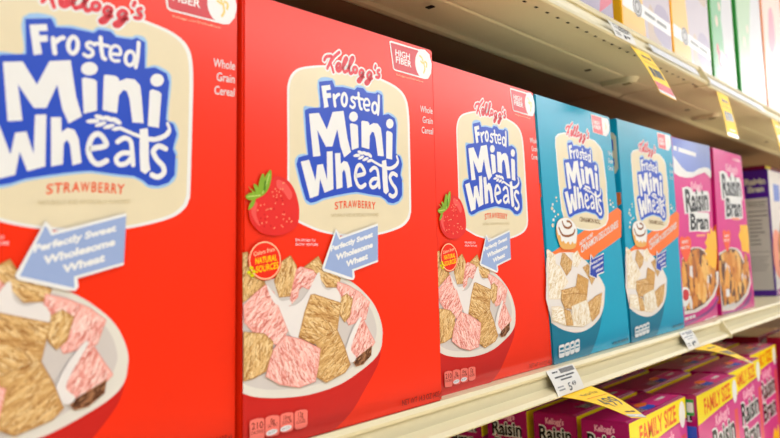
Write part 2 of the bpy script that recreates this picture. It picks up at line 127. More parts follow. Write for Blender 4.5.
    ['P', 'strawberry_picture', 'seed_ink', 0, [28, 154.9, 27.7, 154.5, 27.3, 154.5, 27.1, 154.8, 27.3, 155.3, 27.7, 155.6, 28, 155.4]],
    ['P', 'strawberry_picture', 'seed_ink', 0, [29.8, 133.9, 29.4, 133.5, 29, 133.5, 28.9, 133.8, 29.1, 134.3, 29.5, 134.5, 29.8, 134.4]],
    ['P', 'strawberry_picture', 'seed_ink', 0, [22.5, 154.6, 22.1, 154.2, 21.8, 154.2, 21.6, 154.5, 21.8, 155, 22.2, 155.2, 22.5, 155.1]],
    ['P', 'strawberry_picture', 'seed_ink', 0, [31, 147.4, 30.6, 147, 30.2, 146.9, 30, 147.3, 30.2, 147.8, 30.6, 148, 31, 147.8]],
    ['P', 'strawberry_picture', 'seed_ink', 0, [31.4, 137.8, 31.1, 137.4, 30.7, 137.4, 30.5, 137.8, 30.7, 138.3, 31.1, 138.5, 31.4, 138.3]],
    ['P', 'strawberry_picture', 'berry_dark_ink', 0, [30.9, 149.7, 30.5, 149.2, 30.1, 149.2, 29.9, 149.6, 30.1, 150.1, 30.5, 150.3, 30.9, 150.1]],
    ['P', 'strawberry_picture', 'berry_dark_ink', 0, [23.6, 144.2, 23.3, 143.8, 22.9, 143.7, 22.8, 144.1, 22.9, 144.6, 23.3, 144.8, 23.6, 144.6]],
    ['P', 'strawberry_picture', 'seed_ink', 0, [24.9, 156.7, 24.5, 156.3, 24.1, 156.2, 24, 156.6, 24.1, 157.1, 24.6, 157.3, 24.9, 157.2]],
    ['P', 'strawberry_picture', 'seed_ink', 0, [30.9, 140.9, 30.5, 140.5, 30.1, 140.4, 29.9, 140.8, 30.1, 141.3, 30.6, 141.5, 30.9, 141.3]],
    ['P', 'strawberry_picture', 'seed_ink', 0, [24.1, 132.4, 23.8, 132, 23.4, 131.9, 23.3, 132.3, 23.4, 132.8, 23.9, 133, 24.2, 132.8]],
    ['P', 'strawberry_picture', 'seed_ink', 0, [26, 155.3, 25.7, 154.9, 25.3, 154.9, 25.1, 155.2, 25.3, 155.7, 25.7, 156, 26, 155.8]],
    ['P', 'strawberry_picture', 'berry_dark_ink', 0, [30, 151, 29.7, 150.6, 29.3, 150.6, 29.1, 150.9, 29.3, 151.4, 29.7, 151.7, 30, 151.5]],
    ['P', 'strawberry_picture', 'seed_ink', 0, [25, 147.8, 24.6, 147.4, 24.2, 147.4, 24.1, 147.7, 24.3, 148.2, 24.7, 148.5, 25, 148.3]],
    ['P', 'strawberry_picture', 'seed_ink', 0, [36.2, 138.6, 35.9, 138.2, 35.5, 138.2, 35.3, 138.5, 35.5, 139, 35.9, 139.2, 36.3, 139.1]],
    ['P', 'strawberry_picture', 'seed_ink', 0, [36.4, 138, 36, 137.6, 35.6, 137.6, 35.4, 137.9, 35.6, 138.4, 36, 138.7, 36.4, 138.5]],
    ['P', 'strawberry_picture', 'seed_ink', 0, [38.4, 136.7, 38, 136.3, 37.6, 136.3, 37.4, 136.7, 37.6, 137.2, 38, 137.4, 38.4, 137.2]],
    ['P', 'strawberry_picture', 'berry_dark_ink', 0, [19.3, 143.6, 19, 143.2, 18.6, 143.2, 18.4, 143.6, 18.6, 144, 19, 144.3, 19.3, 144.1]],
    ['P', 'strawberry_picture', 'berry_dark_ink', 0, [13.3, 138.1, 13, 137.8, 12.6, 137.7, 12.4, 138.1, 12.6, 138.6, 13, 138.8, 13.3, 138.6]],
    ['P', 'strawberry_picture', 'seed_ink', 0, [13.2, 146, 12.8, 145.6, 12.5, 145.6, 12.3, 145.9, 12.5, 146.4, 12.9, 146.7, 13.2, 146.5]],
    ['P', 'strawberry_picture', 'seed_ink', 0, [23.6, 132, 23.2, 131.7, 22.8, 131.6, 22.7, 132, 22.9, 132.5, 23.3, 132.7, 23.6, 132.5]],
    ['P', 'strawberry_picture', 'berry_dark_ink', 0, [15.9, 133.2, 15.6, 132.8, 15.2, 132.8, 15, 133.2, 15.2, 133.6, 15.6, 133.9, 15.9, 133.7]],
    ['P', 'strawberry_picture', 'seed_ink', 0, [29.1, 156.9, 28.8, 156.5, 28.4, 156.4, 28.2, 156.8, 28.4, 157.3, 28.8, 157.5, 29.1, 157.3]],
    ['P', 'strawberry_picture', 'seed_ink', 0, [32.3, 140.9, 32, 140.5, 31.6, 140.5, 31.4, 140.8, 31.6, 141.3, 32, 141.5, 32.3, 141.3]],
    ['P', 'strawberry_picture', 'berry_dark_ink', 0, [16.1, 140.5, 15.8, 140.1, 15.4, 140.1, 15.2, 140.4, 15.4, 140.9, 15.8, 141.1, 16.1, 140.9]],
    ['P', 'strawberry_picture', 'seed_ink', 0, [18.9, 143.8, 18.6, 143.4, 18.2, 143.4, 18.1, 143.7, 18.2, 144.2, 18.6, 144.4, 19, 144.2]],
    ['P', 'strawberry_picture', 'seed_ink', 0, [14.2, 135.1, 13.8, 134.8, 13.5, 134.7, 13.3, 135.1, 13.5, 135.5, 13.9, 135.8, 14.2, 135.6]],
    ['P', 'strawberry_picture', 'seed_ink', 0, [30.8, 133.1, 30.5, 132.8, 30.1, 132.7, 29.9, 133.1, 30.1, 133.6, 30.5, 133.8, 30.8, 133.6]],
    ['P', 'strawberry_picture', 'seed_ink', 0, [18.4, 139.1, 18.1, 138.8, 17.7, 138.7, 17.5, 139.1, 17.7, 139.6, 18.1, 139.8, 18.4, 139.6]],
    ['P', 'strawberry_picture', 'berry_dark_ink', 0, [16.7, 137.7, 16.4, 137.3, 16, 137.3, 15.8, 137.7, 16, 138.1, 16.4, 138.4, 16.7, 138.2]],
    ['P', 'strawberry_picture', 'berry_dark_ink', 0, [9.6, 150.8, 9.2, 150.5, 8.9, 150.4, 8.7, 150.8, 8.9, 151.2, 9.3, 151.5, 9.6, 151.3]],
    ['P', 'strawberry_picture', 'seed_ink', 0, [20.7, 144.1, 20.4, 143.7, 20, 143.7, 19.8, 144.1, 20, 144.5, 20.4, 144.8, 20.7, 144.6]],
    ['P', 'strawberry_picture', 'berry_dark_ink', 0, [21.1, 133.6, 20.8, 133.2, 20.4, 133.2, 20.2, 133.5, 20.4, 134, 20.8, 134.2, 21.1, 134.1]],
    ['P', 'strawberry_picture', 'seed_ink', 0, [37.8, 136.3, 37.4, 135.9, 37, 135.9, 36.8, 136.2, 37, 136.7, 37.4, 136.9, 37.8, 136.8]],
    ['P', 'strawberry_picture', 'berry_dark_ink', 0, [12.2, 135.2, 11.8, 134.9, 11.5, 134.8, 11.3, 135.2, 11.5, 135.7, 11.9, 135.9, 12.2, 135.7]],
    ['P', 'strawberry_picture', 'seed_ink', 0, [23.4, 152.1, 23.1, 151.7, 22.7, 151.7, 22.6, 152, 22.7, 152.5, 23.1, 152.7, 23.5, 152.5]],
    ['P', 'strawberry_picture', 'seed_ink', 0, [31.2, 160.7, 30.9, 160.3, 30.5, 160.3, 30.3, 160.7, 30.5, 161.1, 30.9, 161.4, 31.3, 161.2]],
    ['P', 'strawberry_picture', 'seed_ink', 0, [14.1, 134.9, 13.8, 134.5, 13.4, 134.5, 13.2, 134.8, 13.4, 135.3, 13.8, 135.5, 14.1, 135.3]],
    ['P', 'strawberry_picture', 'berry_dark_ink', 0, [31.9, 142.4, 31.6, 142, 31.1, 142, 31, 142.4, 31.2, 142.8, 31.6, 143.1, 31.9, 142.9]],
    ['P', 'strawberry_picture', 'seed_ink', 0, [21.6, 144.1, 21.2, 143.7, 20.9, 143.7, 20.7, 144.1, 20.9, 144.5, 21.3, 144.8, 21.6, 144.6]],
    ['P', 'strawberry_picture', 'seed_ink', 0, [34.1, 136.4, 33.8, 136, 33.4, 136, 33.2, 136.3, 33.4, 136.8, 33.8, 137.1, 34.2, 136.9]],
    ['P', 'strawberry_picture', 'leaf_ink', 1, [20.5, 168.6, 21.3, 163.6, 18.9, 156.6, 14.9, 152.7, 13.3, 155.7, 14.9, 162]],
    ['P', 'strawberry_picture', 'leaf_ink', 1, [14.2, 165.6, 15.7, 164.5, 14.1, 155.7, 12.6, 151.9, 11, 156.8, 12.2, 161.8]],
    ['P', 'strawberry_picture', 'leaf_ink', 1, [1.12, 150.8, 4.9, 153.4, 11, 153.4, 14.9, 152.7, 9.5, 150, 4.9, 148.9]],
    ['P', 'strawberry_picture', 'leaf_ink', 1, [7.2, 158.4, 10.2, 158, 12.6, 152.6, 10.2, 151.8]],
    ['P', 'strawberry_picture', 'leaf_ink', 1, [3.4, 157, 7.2, 154.8, 11, 152.5, 8.7, 152.4]],
    ['P', 'strawberry_picture', 'leaf_ink', 1, [3.4, 143.1, 4.9, 147.3, 8.7, 149.9, 7.2, 145.6]],
    ['S', 'strawberry_picture', 'leaf_light_ink', 0.35, 0, [19.7, 166, 17.3, 159.6, 14.1, 153.2]],
    ['S', 'strawberry_picture', 'leaf_dark_ink', 0.8, 0, [16.5, 160.8, 15.7, 155.8]],
    ['S', 'strawberry_picture', 'leaf_light_ink', 0.35, 0, [2.62, 150.9, 7.9, 151.7, 12.6, 152.2]],
    ['P', 'colour_source_badge', 'badge_orange_ink', 0, [29.2, 112, 29, 109.8, 28.3, 107.6, 27.2, 105.6, 25.7, 103.8, 23.8, 102.4, 21.8, 101.3, 19.5, 100.6, 17.1, 100.3, 14.8, 100.4, 12.4, 100.9, 10.3, 101.8, 8.3, 103, 6.6, 104.5, 5.2, 106.3, 4.2, 108.3, 3.5, 110.5, 3.3, 112.6, 3.5, 114.8, 4.2, 116.9, 5.2, 118.8, 6.6, 120.6, 8.3, 122, 10.3, 123.2, 12.5, 124, 14.8, 124.4, 17.2, 124.4, 19.6, 124, 21.9, 123.2, 24, 121.9, 25.8, 120.4, 27.2, 118.6, 28.3, 116.5, 29, 114.3]],
    ['S', 'colour_source_badge', 'peach_ink', 0.35, 1, [28.2, 112, 27.9, 109.3, 26.8, 106.8, 25.1, 104.6, 22.8, 102.8, 20.2, 101.7, 17.4, 101.2, 14.5, 101.3, 11.7, 102, 9.2, 103.4, 7.1, 105.2, 5.5, 107.5, 4.6, 110, 4.2, 112.6, 4.6, 115.2, 5.6, 117.7, 7.2, 119.9, 9.3, 121.7, 11.8, 122.9, 14.6, 123.5, 17.5, 123.5, 20.3, 122.8, 22.9, 121.5, 25.2, 119.7, 26.9, 117.4, 27.9, 114.8]],
    ['T', 'colour_source_badge>badge_lettering', 'peach_ink', 'Colors from', 0.006, 7.3, 115.1, 23.9, 118.2, 7.3, 117.8],
    ['T', 'colour_source_badge>badge_lettering', 'yellow_ink', 'NATURAL', 0.018, 8.6, 110.3, 25.5, 112.3, 8.6, 114.1],
    ['T', 'colour_source_badge>badge_lettering', 'yellow_ink', 'SOURCES', 0.018, 9.1, 105, 26.6, 107.5, 9.1, 109],
    ['P', 'colour_source_badge', 'leaf_yellow_ink', 0, [7.1, 107.7, 6.8, 107.3, 6.2, 107.1, 5.5, 107.1, 4.9, 107.2, 4.3, 107.6, 4, 108.1, 4.1, 108.6, 4.4, 109, 5, 109.2, 5.6, 109.2, 6.3, 109, 6.8, 108.7, 7.1, 108.2]],
    ['P', 'colour_source_badge', 'leaf_yellow_ink', 0, [5.3, 105.1, 5, 104.7, 4.4, 104.5, 3.7, 104.4, 3.1, 104.6, 2.54, 105, 2.26, 105.5, 2.29, 105.9, 2.61, 106.3, 3.2, 106.6, 3.8, 106.6, 4.5, 106.4, 5, 106, 5.3, 105.6]],
    ['P', 'colour_source_badge', 'leaf_yellow_ink', 0, [7.8, 103.2, 7.5, 102.8, 7, 102.6, 6.3, 102.5, 5.6, 102.7, 5.1, 103.1, 4.8, 103.6, 4.8, 104.1, 5.1, 104.5, 5.7, 104.7, 6.4, 104.7, 7, 104.5, 7.6, 104.2, 7.9, 103.7]],
    ['P', 'colour_source_badge', 'leaf_yellow_ink', 0, [9.1, 105.6, 8.7, 105.2, 8.2, 104.9, 7.5, 104.9, 6.8, 105.1, 6.3, 105.5, 6, 105.9, 6, 106.4, 6.3, 106.8, 6.9, 107, 7.6, 107.1, 8.3, 106.9, 8.8, 106.5, 9.1, 106]],
    ['T', 'picture_note', 'white_ink', 'ENLARGED TO', 0, 41, 124.1, 58.2, 123.7, 41, 125.8],
    ['T', 'picture_note', 'white_ink', 'SHOW TEXTURE', 0, 40.9, 121.3, 60.5, 120.9, 41, 123],
    ['P', 'arrow_callout', 'white_ink', 0, [77.3, 132.3, 79.7, 130.2, 81.3, 126.8, 120.1, 136.6, 119.3, 109, 94.4, 103.3, 95.1, 99.2, 93.6, 97.2, 89.7, 97.5, 65.2, 104.3, 63.9, 106.3]],
    ['P', 'arrow_callout', 'arrow_blue_ink', 0, [77.4, 130.2, 80.5, 125.1, 120, 135, 119.3, 110.4, 92.6, 104.4, 93, 98.6, 66.1, 106]],
    ['T', 'arrow_callout>callout_lettering', 'white_ink', 'Perfectly Sweet', 0.05, 72.1, 117.1, 114.5, 127.2, 72.2, 120.6],
    ['T', 'arrow_callout>callout_lettering', 'white_ink', 'Wholesome', 0.05, 76.9, 111, 114.2, 119.8, 77, 114.9],
    ['T', 'arrow_callout>callout_lettering', 'white_ink', 'Wheat', 0.05, 86.5, 106.3, 108.8, 111.7, 86.5, 110.2],
    ['P', 'calorie_badge', 'pink_ink', 0, [4.1, 17.8, 5, 18.8, 9.4, 19.2, 14.1, 18.5, 15.1, 17.5, 15.3, 7.6, 14.1, 6, 10, 6.1, 5.2, 6.5, 4.3, 7.4]],
    ['T', 'calorie_badge>badge_lettering', 'dark_red_ink', '210', 0.012, 5.6, 13.2, 14.2, 12.9, 5.6, 17.3],
    ['T', 'calorie_badge>badge_lettering', 'dark_red_ink', 'CALORIES', 0.004, 5.2, 10.4, 14.4, 10.2, 5.2, 12.4],
    ['P', 'fat_badge', 'pink_ink', 0, [15.8, 17.7, 17, 18.7, 21.1, 18.9, 25.7, 18.1, 26.9, 16.9, 26.9, 7.6, 25.6, 6.5, 20.5, 6.5, 16.7, 7.2, 15.8, 8.4]],
    ['T', 'fat_badge>badge_lettering', 'dark_red_ink', '0g', 0.012, 19.8, 14.1, 23.1, 14.1, 19.8, 17.3],
    ['T', 'fat_badge>badge_lettering', 'dark_red_ink', 'SAT FAT', 0.004, 17.7, 11.9, 25.3, 11.8, 17.7, 14],
    ['P', 'fat_badge', 'white_ink', 0, [25.2, 9.3, 25.2, 8.8, 24.8, 8.3, 24, 7.9, 22.9, 7.5, 21.5, 7.4, 20.2, 7.3, 18.9, 7.5, 17.7, 7.7, 16.9, 8.1, 16.5, 8.6, 16.5, 9.1, 16.9, 9.6, 17.8, 10, 18.9, 10.3, 20.2, 10.5, 21.6, 10.6, 22.9, 10.4, 24, 10.2, 24.8, 9.8]],
    ['T', 'fat_badge>badge_lettering', 'dark_red_ink', '0% DV', 0, 18, 8.2, 23.7, 8.8, 18, 9.4],
    ['P', 'sodium_badge', 'pink_ink', 0, [27.4, 17.1, 28.6, 18.3, 32.7, 18.5, 37.1, 17.9, 38.2, 17, 38.1, 8.7, 37, 7, 32.6, 6.7, 28.7, 7, 27.5, 8.4]],
    ['T', 'sodium_badge>badge_lettering', 'dark_red_ink', '10mg', 0.012, 30, 14.4, 35.8, 14.4, 30, 17.1],
    ['T', 'sodium_badge>badge_lettering', 'dark_red_ink', 'SODIUM', 0.004, 29.2, 11.9, 36.6, 11.8, 29.2, 13.9],
    ['P', 'sodium_badge', 'white_ink', 0, [36.5, 9.6, 36.5, 9.1, 36, 8.6, 35.1, 8.1, 34, 7.8, 32.6, 7.6, 31.2, 7.5, 29.8, 7.7, 28.7, 8, 27.8, 8.3, 27.4, 8.8, 27.4, 9.3, 27.8, 9.8, 28.7, 10.3, 29.8, 10.6, 31.2, 10.8, 32.6, 10.8, 34, 10.7, 35.2, 10.4, 36, 10.1]],
    ['T', 'sodium_badge>badge_lettering', 'dark_red_ink', '8% DV', 0, 28.9, 8.5, 34.9, 9, 28.9, 9.7],
    ['P', 'sugar_badge', 'pink_ink', 0, [39, 16.9, 40.2, 18, 44.4, 18.2, 48.6, 17.6, 49.9, 16.6, 49.7, 8.4, 48.5, 7, 44.2, 6.5, 40.4, 6.8, 39, 8]],
    ['T', 'sugar_badge>badge_lettering', 'dark_red_ink', '12g', 0.012, 42, 14, 46.2, 14, 42, 17.2],
    ['T', 'sugar_badge>badge_lettering', 'dark_red_ink', 'TOTAL', 0.004, 41.5, 11.7, 47.3, 11.6, 41.5, 13.5],
    ['T', 'sugar_badge>badge_lettering', 'dark_red_ink', 'SUGARS', 0.004, 40.4, 10, 48.1, 9.9, 40.4, 11.8],
    ['T', 'net_weight', 'dark_red_ink', 'NET WT 14.3 OZ (405g)', 0, 142.7, 4, 190.7, 3.5, 142.8, 8.2],
]
ART['M4'] = [[0.962, -0.0314], [-0.0033, 0.9904], [6.374, 6.7581]]
ART['M4brand'] = [[1.0382, -0.0163], [0.324, 1.0724], [-86.085, -14.9222]]
ART['cinn'] = [
    ['P', 'banner', 'banner_orange_ink', 0, [1.74, 116.1, 13.3, 115.3, 29.1, 120, 83.4, 136, 190.9, 167.2, 202.6, 163.8, 195.1, 131.7, 160.7, 122, 124.8, 112.8, 105.3, 105.5, 77.9, 106.1, 34.3, 114.3, 12.9, 112.5]],
    ['T', 'banner>banner_lettering', 'white_ink', 'NOW MORE', 0.02, 77.3, 121.3, 113.4, 132.3, 78.2, 126],
    ['T', 'banner>banner_lettering', 'white_ink', 'CINNAMON DELICIOUSNESS', 0.02, 79.2, 113.3, 187.6, 144, 80.7, 121.7],
    ['P', 'name_panel', 'white_ink', 0, [36.8, 226.1, 38.8, 237.9, 45.5, 242.2, 62.3, 245.5, 87.8, 246.8, 119.8, 246.4, 141.8, 244.8, 156, 239, 161.8, 233.9, 165.3, 196.8, 163.6, 179.7, 163.6, 162.3, 160.7, 152.5, 152.1, 145.2, 130.2, 139.7, 104.6, 138.4, 80.7, 139.7, 61.5, 143.9, 44.9, 150.2, 40.3, 160.2, 40, 167.3, 38.3, 189.3, 37.7, 225.6]],
    ['P', 'name_panel', 'cream_ink', 0, [39, 225.5, 40.9, 237, 47.5, 241.2, 63.7, 244.4, 88.4, 245.7, 119.2, 245.2, 140.4, 243.5, 154, 237.9, 159.6, 232.9, 162.9, 196.8, 161.3, 180.2, 161.2, 163.2, 158.4, 153.7, 150.1, 146.5, 129, 141.2, 104.4, 139.9, 81.2, 141.1, 62.7, 145.2, 46.7, 151.3, 42.2, 161.1, 41.9, 168.1, 40.3, 189.5, 39.9, 225]],
    ['T', 'flavour_lettering', 'brown_ink', 'CINNAMON ROLL', 0.01, 82.3, 148.5, 137.2, 146.4, 83.3, 154.1],
    ['P', 'fiber_badge', 'white_ink', 0, [136.1, 275.4, 173.9, 275.8, 186.1, 275.7, 189, 268.6, 185, 258.3, 176.9, 253.3, 138, 253.9]],
    ['P', 'fiber_badge', 'badge_pink_ink', 0, [137.4, 274.6, 166.9, 274.8, 167.1, 253.9, 140, 254.4]],
    ['T', 'fiber_badge>badge_lettering', 'white_ink', 'HIGH', 0.02, 142.2, 265, 159.6, 264.8, 143.2, 269.6],
    ['T', 'fiber_badge>badge_lettering', 'white_ink', 'FIBER', 0.02, 141.8, 259.4, 162.3, 259.3, 142.8, 264],
    ['P', 'fiber_badge', 'white_ink', 0, [188.9, 267.1, 188.4, 263.8, 186.8, 260.6, 184.4, 257.9, 181.3, 256, 177.9, 254.9, 174.4, 254.9, 171.3, 256, 168.8, 257.9, 167.2, 260.5, 166.6, 263.6, 167.1, 266.9, 168.5, 270, 170.9, 272.6, 174, 274.6, 177.4, 275.7, 180.9, 275.8, 184, 274.8, 186.6, 272.9, 188.3, 270.2]],
    ['S', 'fiber_badge', 'gold_ink', 0.9, 0, [176.8, 268.8, 178.5, 265.8, 176.9, 262]],
    ['T', 'side_lettering', 'white_ink', 'Whole', 0, 177, 230.5, 191.1, 230.3, 178.3, 236.7],
    ['T', 'side_lettering', 'white_ink', 'Grain', 0, 174.9, 221.4, 188.9, 221.1, 176.3, 227.6],
    ['T', 'side_lettering', 'white_ink', 'Cereal', 0, 173, 212.7, 186.9, 212.3, 174.3, 218.8],
    ['P', 'sugar_sprinkles', 'white_ink', 0, [23.1, 165.3, 22.5, 164.4, 21.3, 163.9, 20, 164, 19.2, 164.7, 19.4, 165.6, 20.3, 166.4, 21.7, 166.6, 22.8, 166.2]],
    ['P', 'sugar_sprinkles', 'cream_ink', 0, [21.7, 161, 20.9, 159.8, 19.1, 159.1, 17.4, 159.3, 16.3, 160.2, 16.5, 161.5, 17.9, 162.5, 19.7, 162.8, 21.2, 162.2]],
    ['P', 'sugar_sprinkles', 'white_ink', 0, [25.3, 158.3, 24.6, 157.3, 23.2, 156.7, 21.7, 156.9, 20.9, 157.6, 21, 158.7, 22.1, 159.5, 23.7, 159.7, 24.9, 159.2]],
    ['P', 'sugar_sprinkles', 'cream_ink', 0, [31.7, 172.8, 31.2, 172, 30.1, 171.5, 28.9, 171.6, 28.2, 172.2, 28.4, 173, 29.2, 173.7, 30.4, 173.9, 31.4, 173.5]],
    ['P', 'sugar_sprinkles', 'cream_ink', 0, [32.4, 169.2, 32, 168.5, 31, 168.2, 30, 168.2, 29.4, 168.7, 29.6, 169.4, 30.3, 170, 31.4, 170.2, 32.2, 169.8]],
    ['P', 'sugar_sprinkles', 'cream_ink', 0, [33.6, 154.9, 33, 154.1, 31.8, 153.7, 30.6, 153.8, 29.8, 154.4, 30, 155.3, 30.9, 156, 32.2, 156.2, 33.3, 155.8]],
    ['P', 'sugar_sprinkles', 'white_ink', 0, [22.5, 149, 21.8, 147.9, 20.2, 147.3, 18.6, 147.5, 17.7, 148.3, 17.9, 149.5, 19.1, 150.4, 20.8, 150.6, 22.1, 150.1]],
    ['P', 'sugar_sprinkles', 'cream_ink', 0, [20.6, 143.3, 19.7, 142, 17.9, 141.3, 15.9, 141.5, 14.8, 142.6, 15, 143.9, 16.5, 145, 18.5, 145.3, 20.1, 144.6]],
    ['P', 'sugar_sprinkles', 'white_ink', 0, [26.7, 152.6, 26.2, 152, 25.3, 151.6, 24.3, 151.7, 23.7, 152.2, 23.8, 152.9, 24.6, 153.5, 25.6, 153.6, 26.4, 153.3]],
    ['P', 'sugar_sprinkles', 'white_ink', 0, [174.3, 170.8, 173.4, 169.6, 171.5, 168.9, 169.6, 169.1, 168.5, 169.9, 168.7, 171.1, 170.2, 172.1, 172.3, 172.4, 173.9, 171.8]],
    ['P', 'sugar_sprinkles', 'cream_ink', 0, [179.8, 172.6, 179.2, 171.8, 177.9, 171.4, 176.6, 171.5, 175.8, 172, 176, 172.8, 177, 173.5, 178.4, 173.7, 179.5, 173.3]],
    ['P', 'sugar_sprinkles', 'cream_ink', 0, [172.6, 175.6, 171.9, 174.7, 170.6, 174.3, 169.2, 174.3, 168.4, 175, 168.6, 175.8, 169.6, 176.5, 171.1, 176.8, 172.3, 176.4]],
    ['P', 'sugar_sprinkles', 'white_ink', 0, [180.9, 167.7, 180.2, 166.9, 178.8, 166.4, 177.4, 166.5, 176.6, 167.1, 176.8, 168, 177.9, 168.7, 179.4, 168.9, 180.6, 168.5]],
    ['P', 'bowl_picture', 'bowl_teal_ink', 0, [-0.5, 44, 1.57, 42.9, 4.5, 41.2, 8.2, 39.3, 12.8, 37.5, 18.6, 35.6, 25.5, 33.6, 32.9, 31.6, 40.3, 30.1, 47.7, 29, 55.3, 28.2, 62.9, 27.8, 70.2, 27.8, 77.2, 28.2, 83.9, 29, 90.5, 30.4, 96.7, 32.3, 103, 35, 109.2, 38.5, 114.9, 42.2, 119.5, 45.5, 122.8, 48.5, 125.1, 51.2, 126.6, 53.6, 127.7, 55.3, 122.9, 45.3, 120.7, 41.9, 117.6, 37.1, 114.1, 31.9, 110.8, 27.3, 107.7, 23.6, 104.5, 20.2, 101.4, 17.1, 98.2, 14.2, 94.9, 11.3, 91.5, 8.6, 88.3, 6.2, 85.6, 4.2, 83.5, 2.88, 81.8, 2, 80.5, 1.44, 79.6, 1.02, -0.92, 1.27]],
    ['P', 'bowl_picture', 'rim_white_ink', 0, [-4, 96.9, -0.74, 109.8, 28.1, 114.6, 34.1, 114.7, 42.9, 114.8, 52.5, 114.7, 61, 114.1, 67.8, 112.8, 73.9, 110.9, 79.6, 108.8, 84.9, 106.6, 89.8, 104.6, 94.1, 102.5, 98.4, 100.2, 102.9, 97.5, 108.2, 94.3, 113.9, 90.7, 119.4, 87, 124, 83.6, 127.6, 80.4, 130.4, 77.3, 132.5, 74.6, 134.1, 72.7, 128.4, 55.2, 127.5, 53.7, 126.2, 51.5, 124.5, 49.1, 122.5, 46.8, 120.2, 44.6, 117.6, 42.3, 114.7, 40.2, 111.2, 38.2, 107.3, 36.4, 103, 34.7, 98.4, 33.2, 93.4, 31.9, 87.9, 30.6, 82, 29.6, 76.1, 28.7, 70.3, 28.2, 64.9, 28, 59.6, 28.1, 54.4, 28.4, 49, 28.9, 43.3, 29.8, 37.3, 31, 31.5, 32.2, 26.3, 33.5, 21.7, 34.9, 17.6, 36.3, 13.8, 37.7, 10.3, 39.1, 6.9, 40.5, 3.8, 41.9, 1.1, 43.1, -0.76, 44]],
    ['P', 'bowl_picture', 'milk_light_ink', 0, [-8.2, 68.6, -1.13, 107.2, 27.9, 113.3, 60.5, 111.3, 84.4, 103.8, 102.1, 93.2, 120.3, 82.3, 129.2, 71.5, 124.3, 55.5, 123.3, 54.1, 122, 52.2, 120.3, 50, 118.2, 47.8, 115.9, 45.9, 113.1, 43.8, 110, 41.9, 106.5, 40, 102.6, 38.3, 98.3, 36.7, 93.7, 35.3, 88.9, 34, 83.8, 32.9, 78.3, 32, 72.8, 31.4, 67.7, 30.9, 63.1, 30.8, 58.7, 31, 54.3, 31.3, 49.5, 31.9, 44, 32.8, 38, 33.8, 32.1, 35.1, 26.8, 36.3, 22.2, 37.6, 18, 39, 14.2, 40.3, 10.7, 41.7, 7.3, 43, 4.1, 44.5, 1.48, 45.7, -0.38, 46.6]],
    ['B', 'bowl_picture', 'frosted', 0.8, 60, [0.43, 117.7, 3.3, 118.3, 16.4, 112.8, 17.9, 104.1, 0.42, 99.3]],
    ['B', 'bowl_picture', 'tan', 1, 80, [33.9, 113.9, 39.7, 113.8, 56.2, 104.5, 51.8, 96.3, 40.2, 89.9, 27.6, 102.5]],
    ['B', 'bowl_picture', 'frosted', 0.9, 70, [57.5, 112.1, 70.7, 116.1, 78.5, 106.8, 67.6, 98.6, 55.5, 100.4]],
    ['B', 'bowl_picture', 'tan', 0.9, 60, [80, 97.5, 93.6, 100.7, 110.7, 85.6, 99.1, 77.4, 93.9, 84.9]],
    ['B', 'bowl_picture', 'frosted', 0.8, 120, [1.16, 100.6, 12.2, 104.3, 25.8, 99.9, 42, 83, 26, 74.4, 21.9, 66.6, -2.86, 68.2]],
    ['B', 'bowl_picture', 'dark_tan', -0.9, 110, [66.2, 91, 92, 83.5, 83.2, 62.6, 57.9, 61.5, 59, 76.7]],
    ['B', 'bowl_picture', 'frosted', 0.9, 60, [95, 57.5, 111, 63, 122.7, 61.5, 124.7, 54, 113.3, 49, 99.8, 48.5]],
    ['B', 'bowl_picture', 'tan', 0.7, 90, [85.3, 58.2, 106.2, 64, 123.9, 67.3, 112.5, 44.6, 92.7, 36.9, 85.3, 49.7]],
    ['B', 'bowl_picture', 'tan', 0.1, 120, [24.7, 75.1, 59.2, 77.3, 66, 72.1, 70.4, 62, 48, 56.7, 30.1, 55.3, 23.1, 65.2]],
    ['B', 'bowl_picture', 'tan', 0.9, 80, [26.5, 70.3, 47.1, 70.4, 83.8, 67.5, 82.1, 58.4, 44.3, 54.2, 30.3, 58]],
    ['B', 'bowl_picture', 'frosted', 0.2, 80, [1.01, 59.5, 19, 58.8, 32.4, 53.1, 44.9, 48.7, 44.3, 36.5, 30, 38.5, 0.42, 46.5]],
    ['B', 'bowl_picture', 'tan', 1.2, 50, [27, 55.5, 41.1, 52.4, 45.9, 37, 30, 38.5]],
    ['B', 'bowl_picture', 'frosted', 1.2, 120, [44.8, 56.9, 79.5, 61.4, 83.8, 59, 89.5, 37.2, 68.2, 33.6, 45.8, 36.4]],
    ['P', 'bun_picture', 'bun_tan_ink', 1, [23.4, 141.2, 29.1, 148.4, 42, 151.6, 53.2, 151.8, 68.3, 145.5, 71.9, 137.4, 67.8, 124.1, 62, 119, 47.4, 117.7, 32, 119.3, 25.7, 127.1, 22.9, 134.2]],
    ['P', 'bun_picture', 'white_ink', 1, [24.1, 142, 29.1, 148.1, 42, 151.3, 53.1, 151.5, 67.7, 145.5, 71.2, 137.4, 67.4, 125.5, 61.3, 124.1, 58.4, 126.3, 53, 123, 48.8, 126.3, 42.1, 123.9, 37.9, 127.1, 33.2, 126.4, 31.1, 132.8, 26.7, 133.5]],
    ['S', 'bun_picture', 'bun_brown_ink', 1.3, 0, [29.4, 140.6, 35.9, 133.5, 48.2, 132.1, 61.5, 134.4, 66.5, 138.8]],
    ['S', 'bun_picture', 'bun_brown_ink', 1.3, 0, [38.2, 147.2, 42, 142.2, 51.3, 140.8, 59.9, 143.9, 55.6, 147.5, 49.3, 148.1]],
    ['P', 'arrow_callout', 'white_ink', 0, [100.7, 112.1, 105.2, 109.1, 108.1, 106.8, 137.1, 113, 132.3, 89.9, 116.2, 87.6, 113.6, 83.2, 93.1, 87.8]],
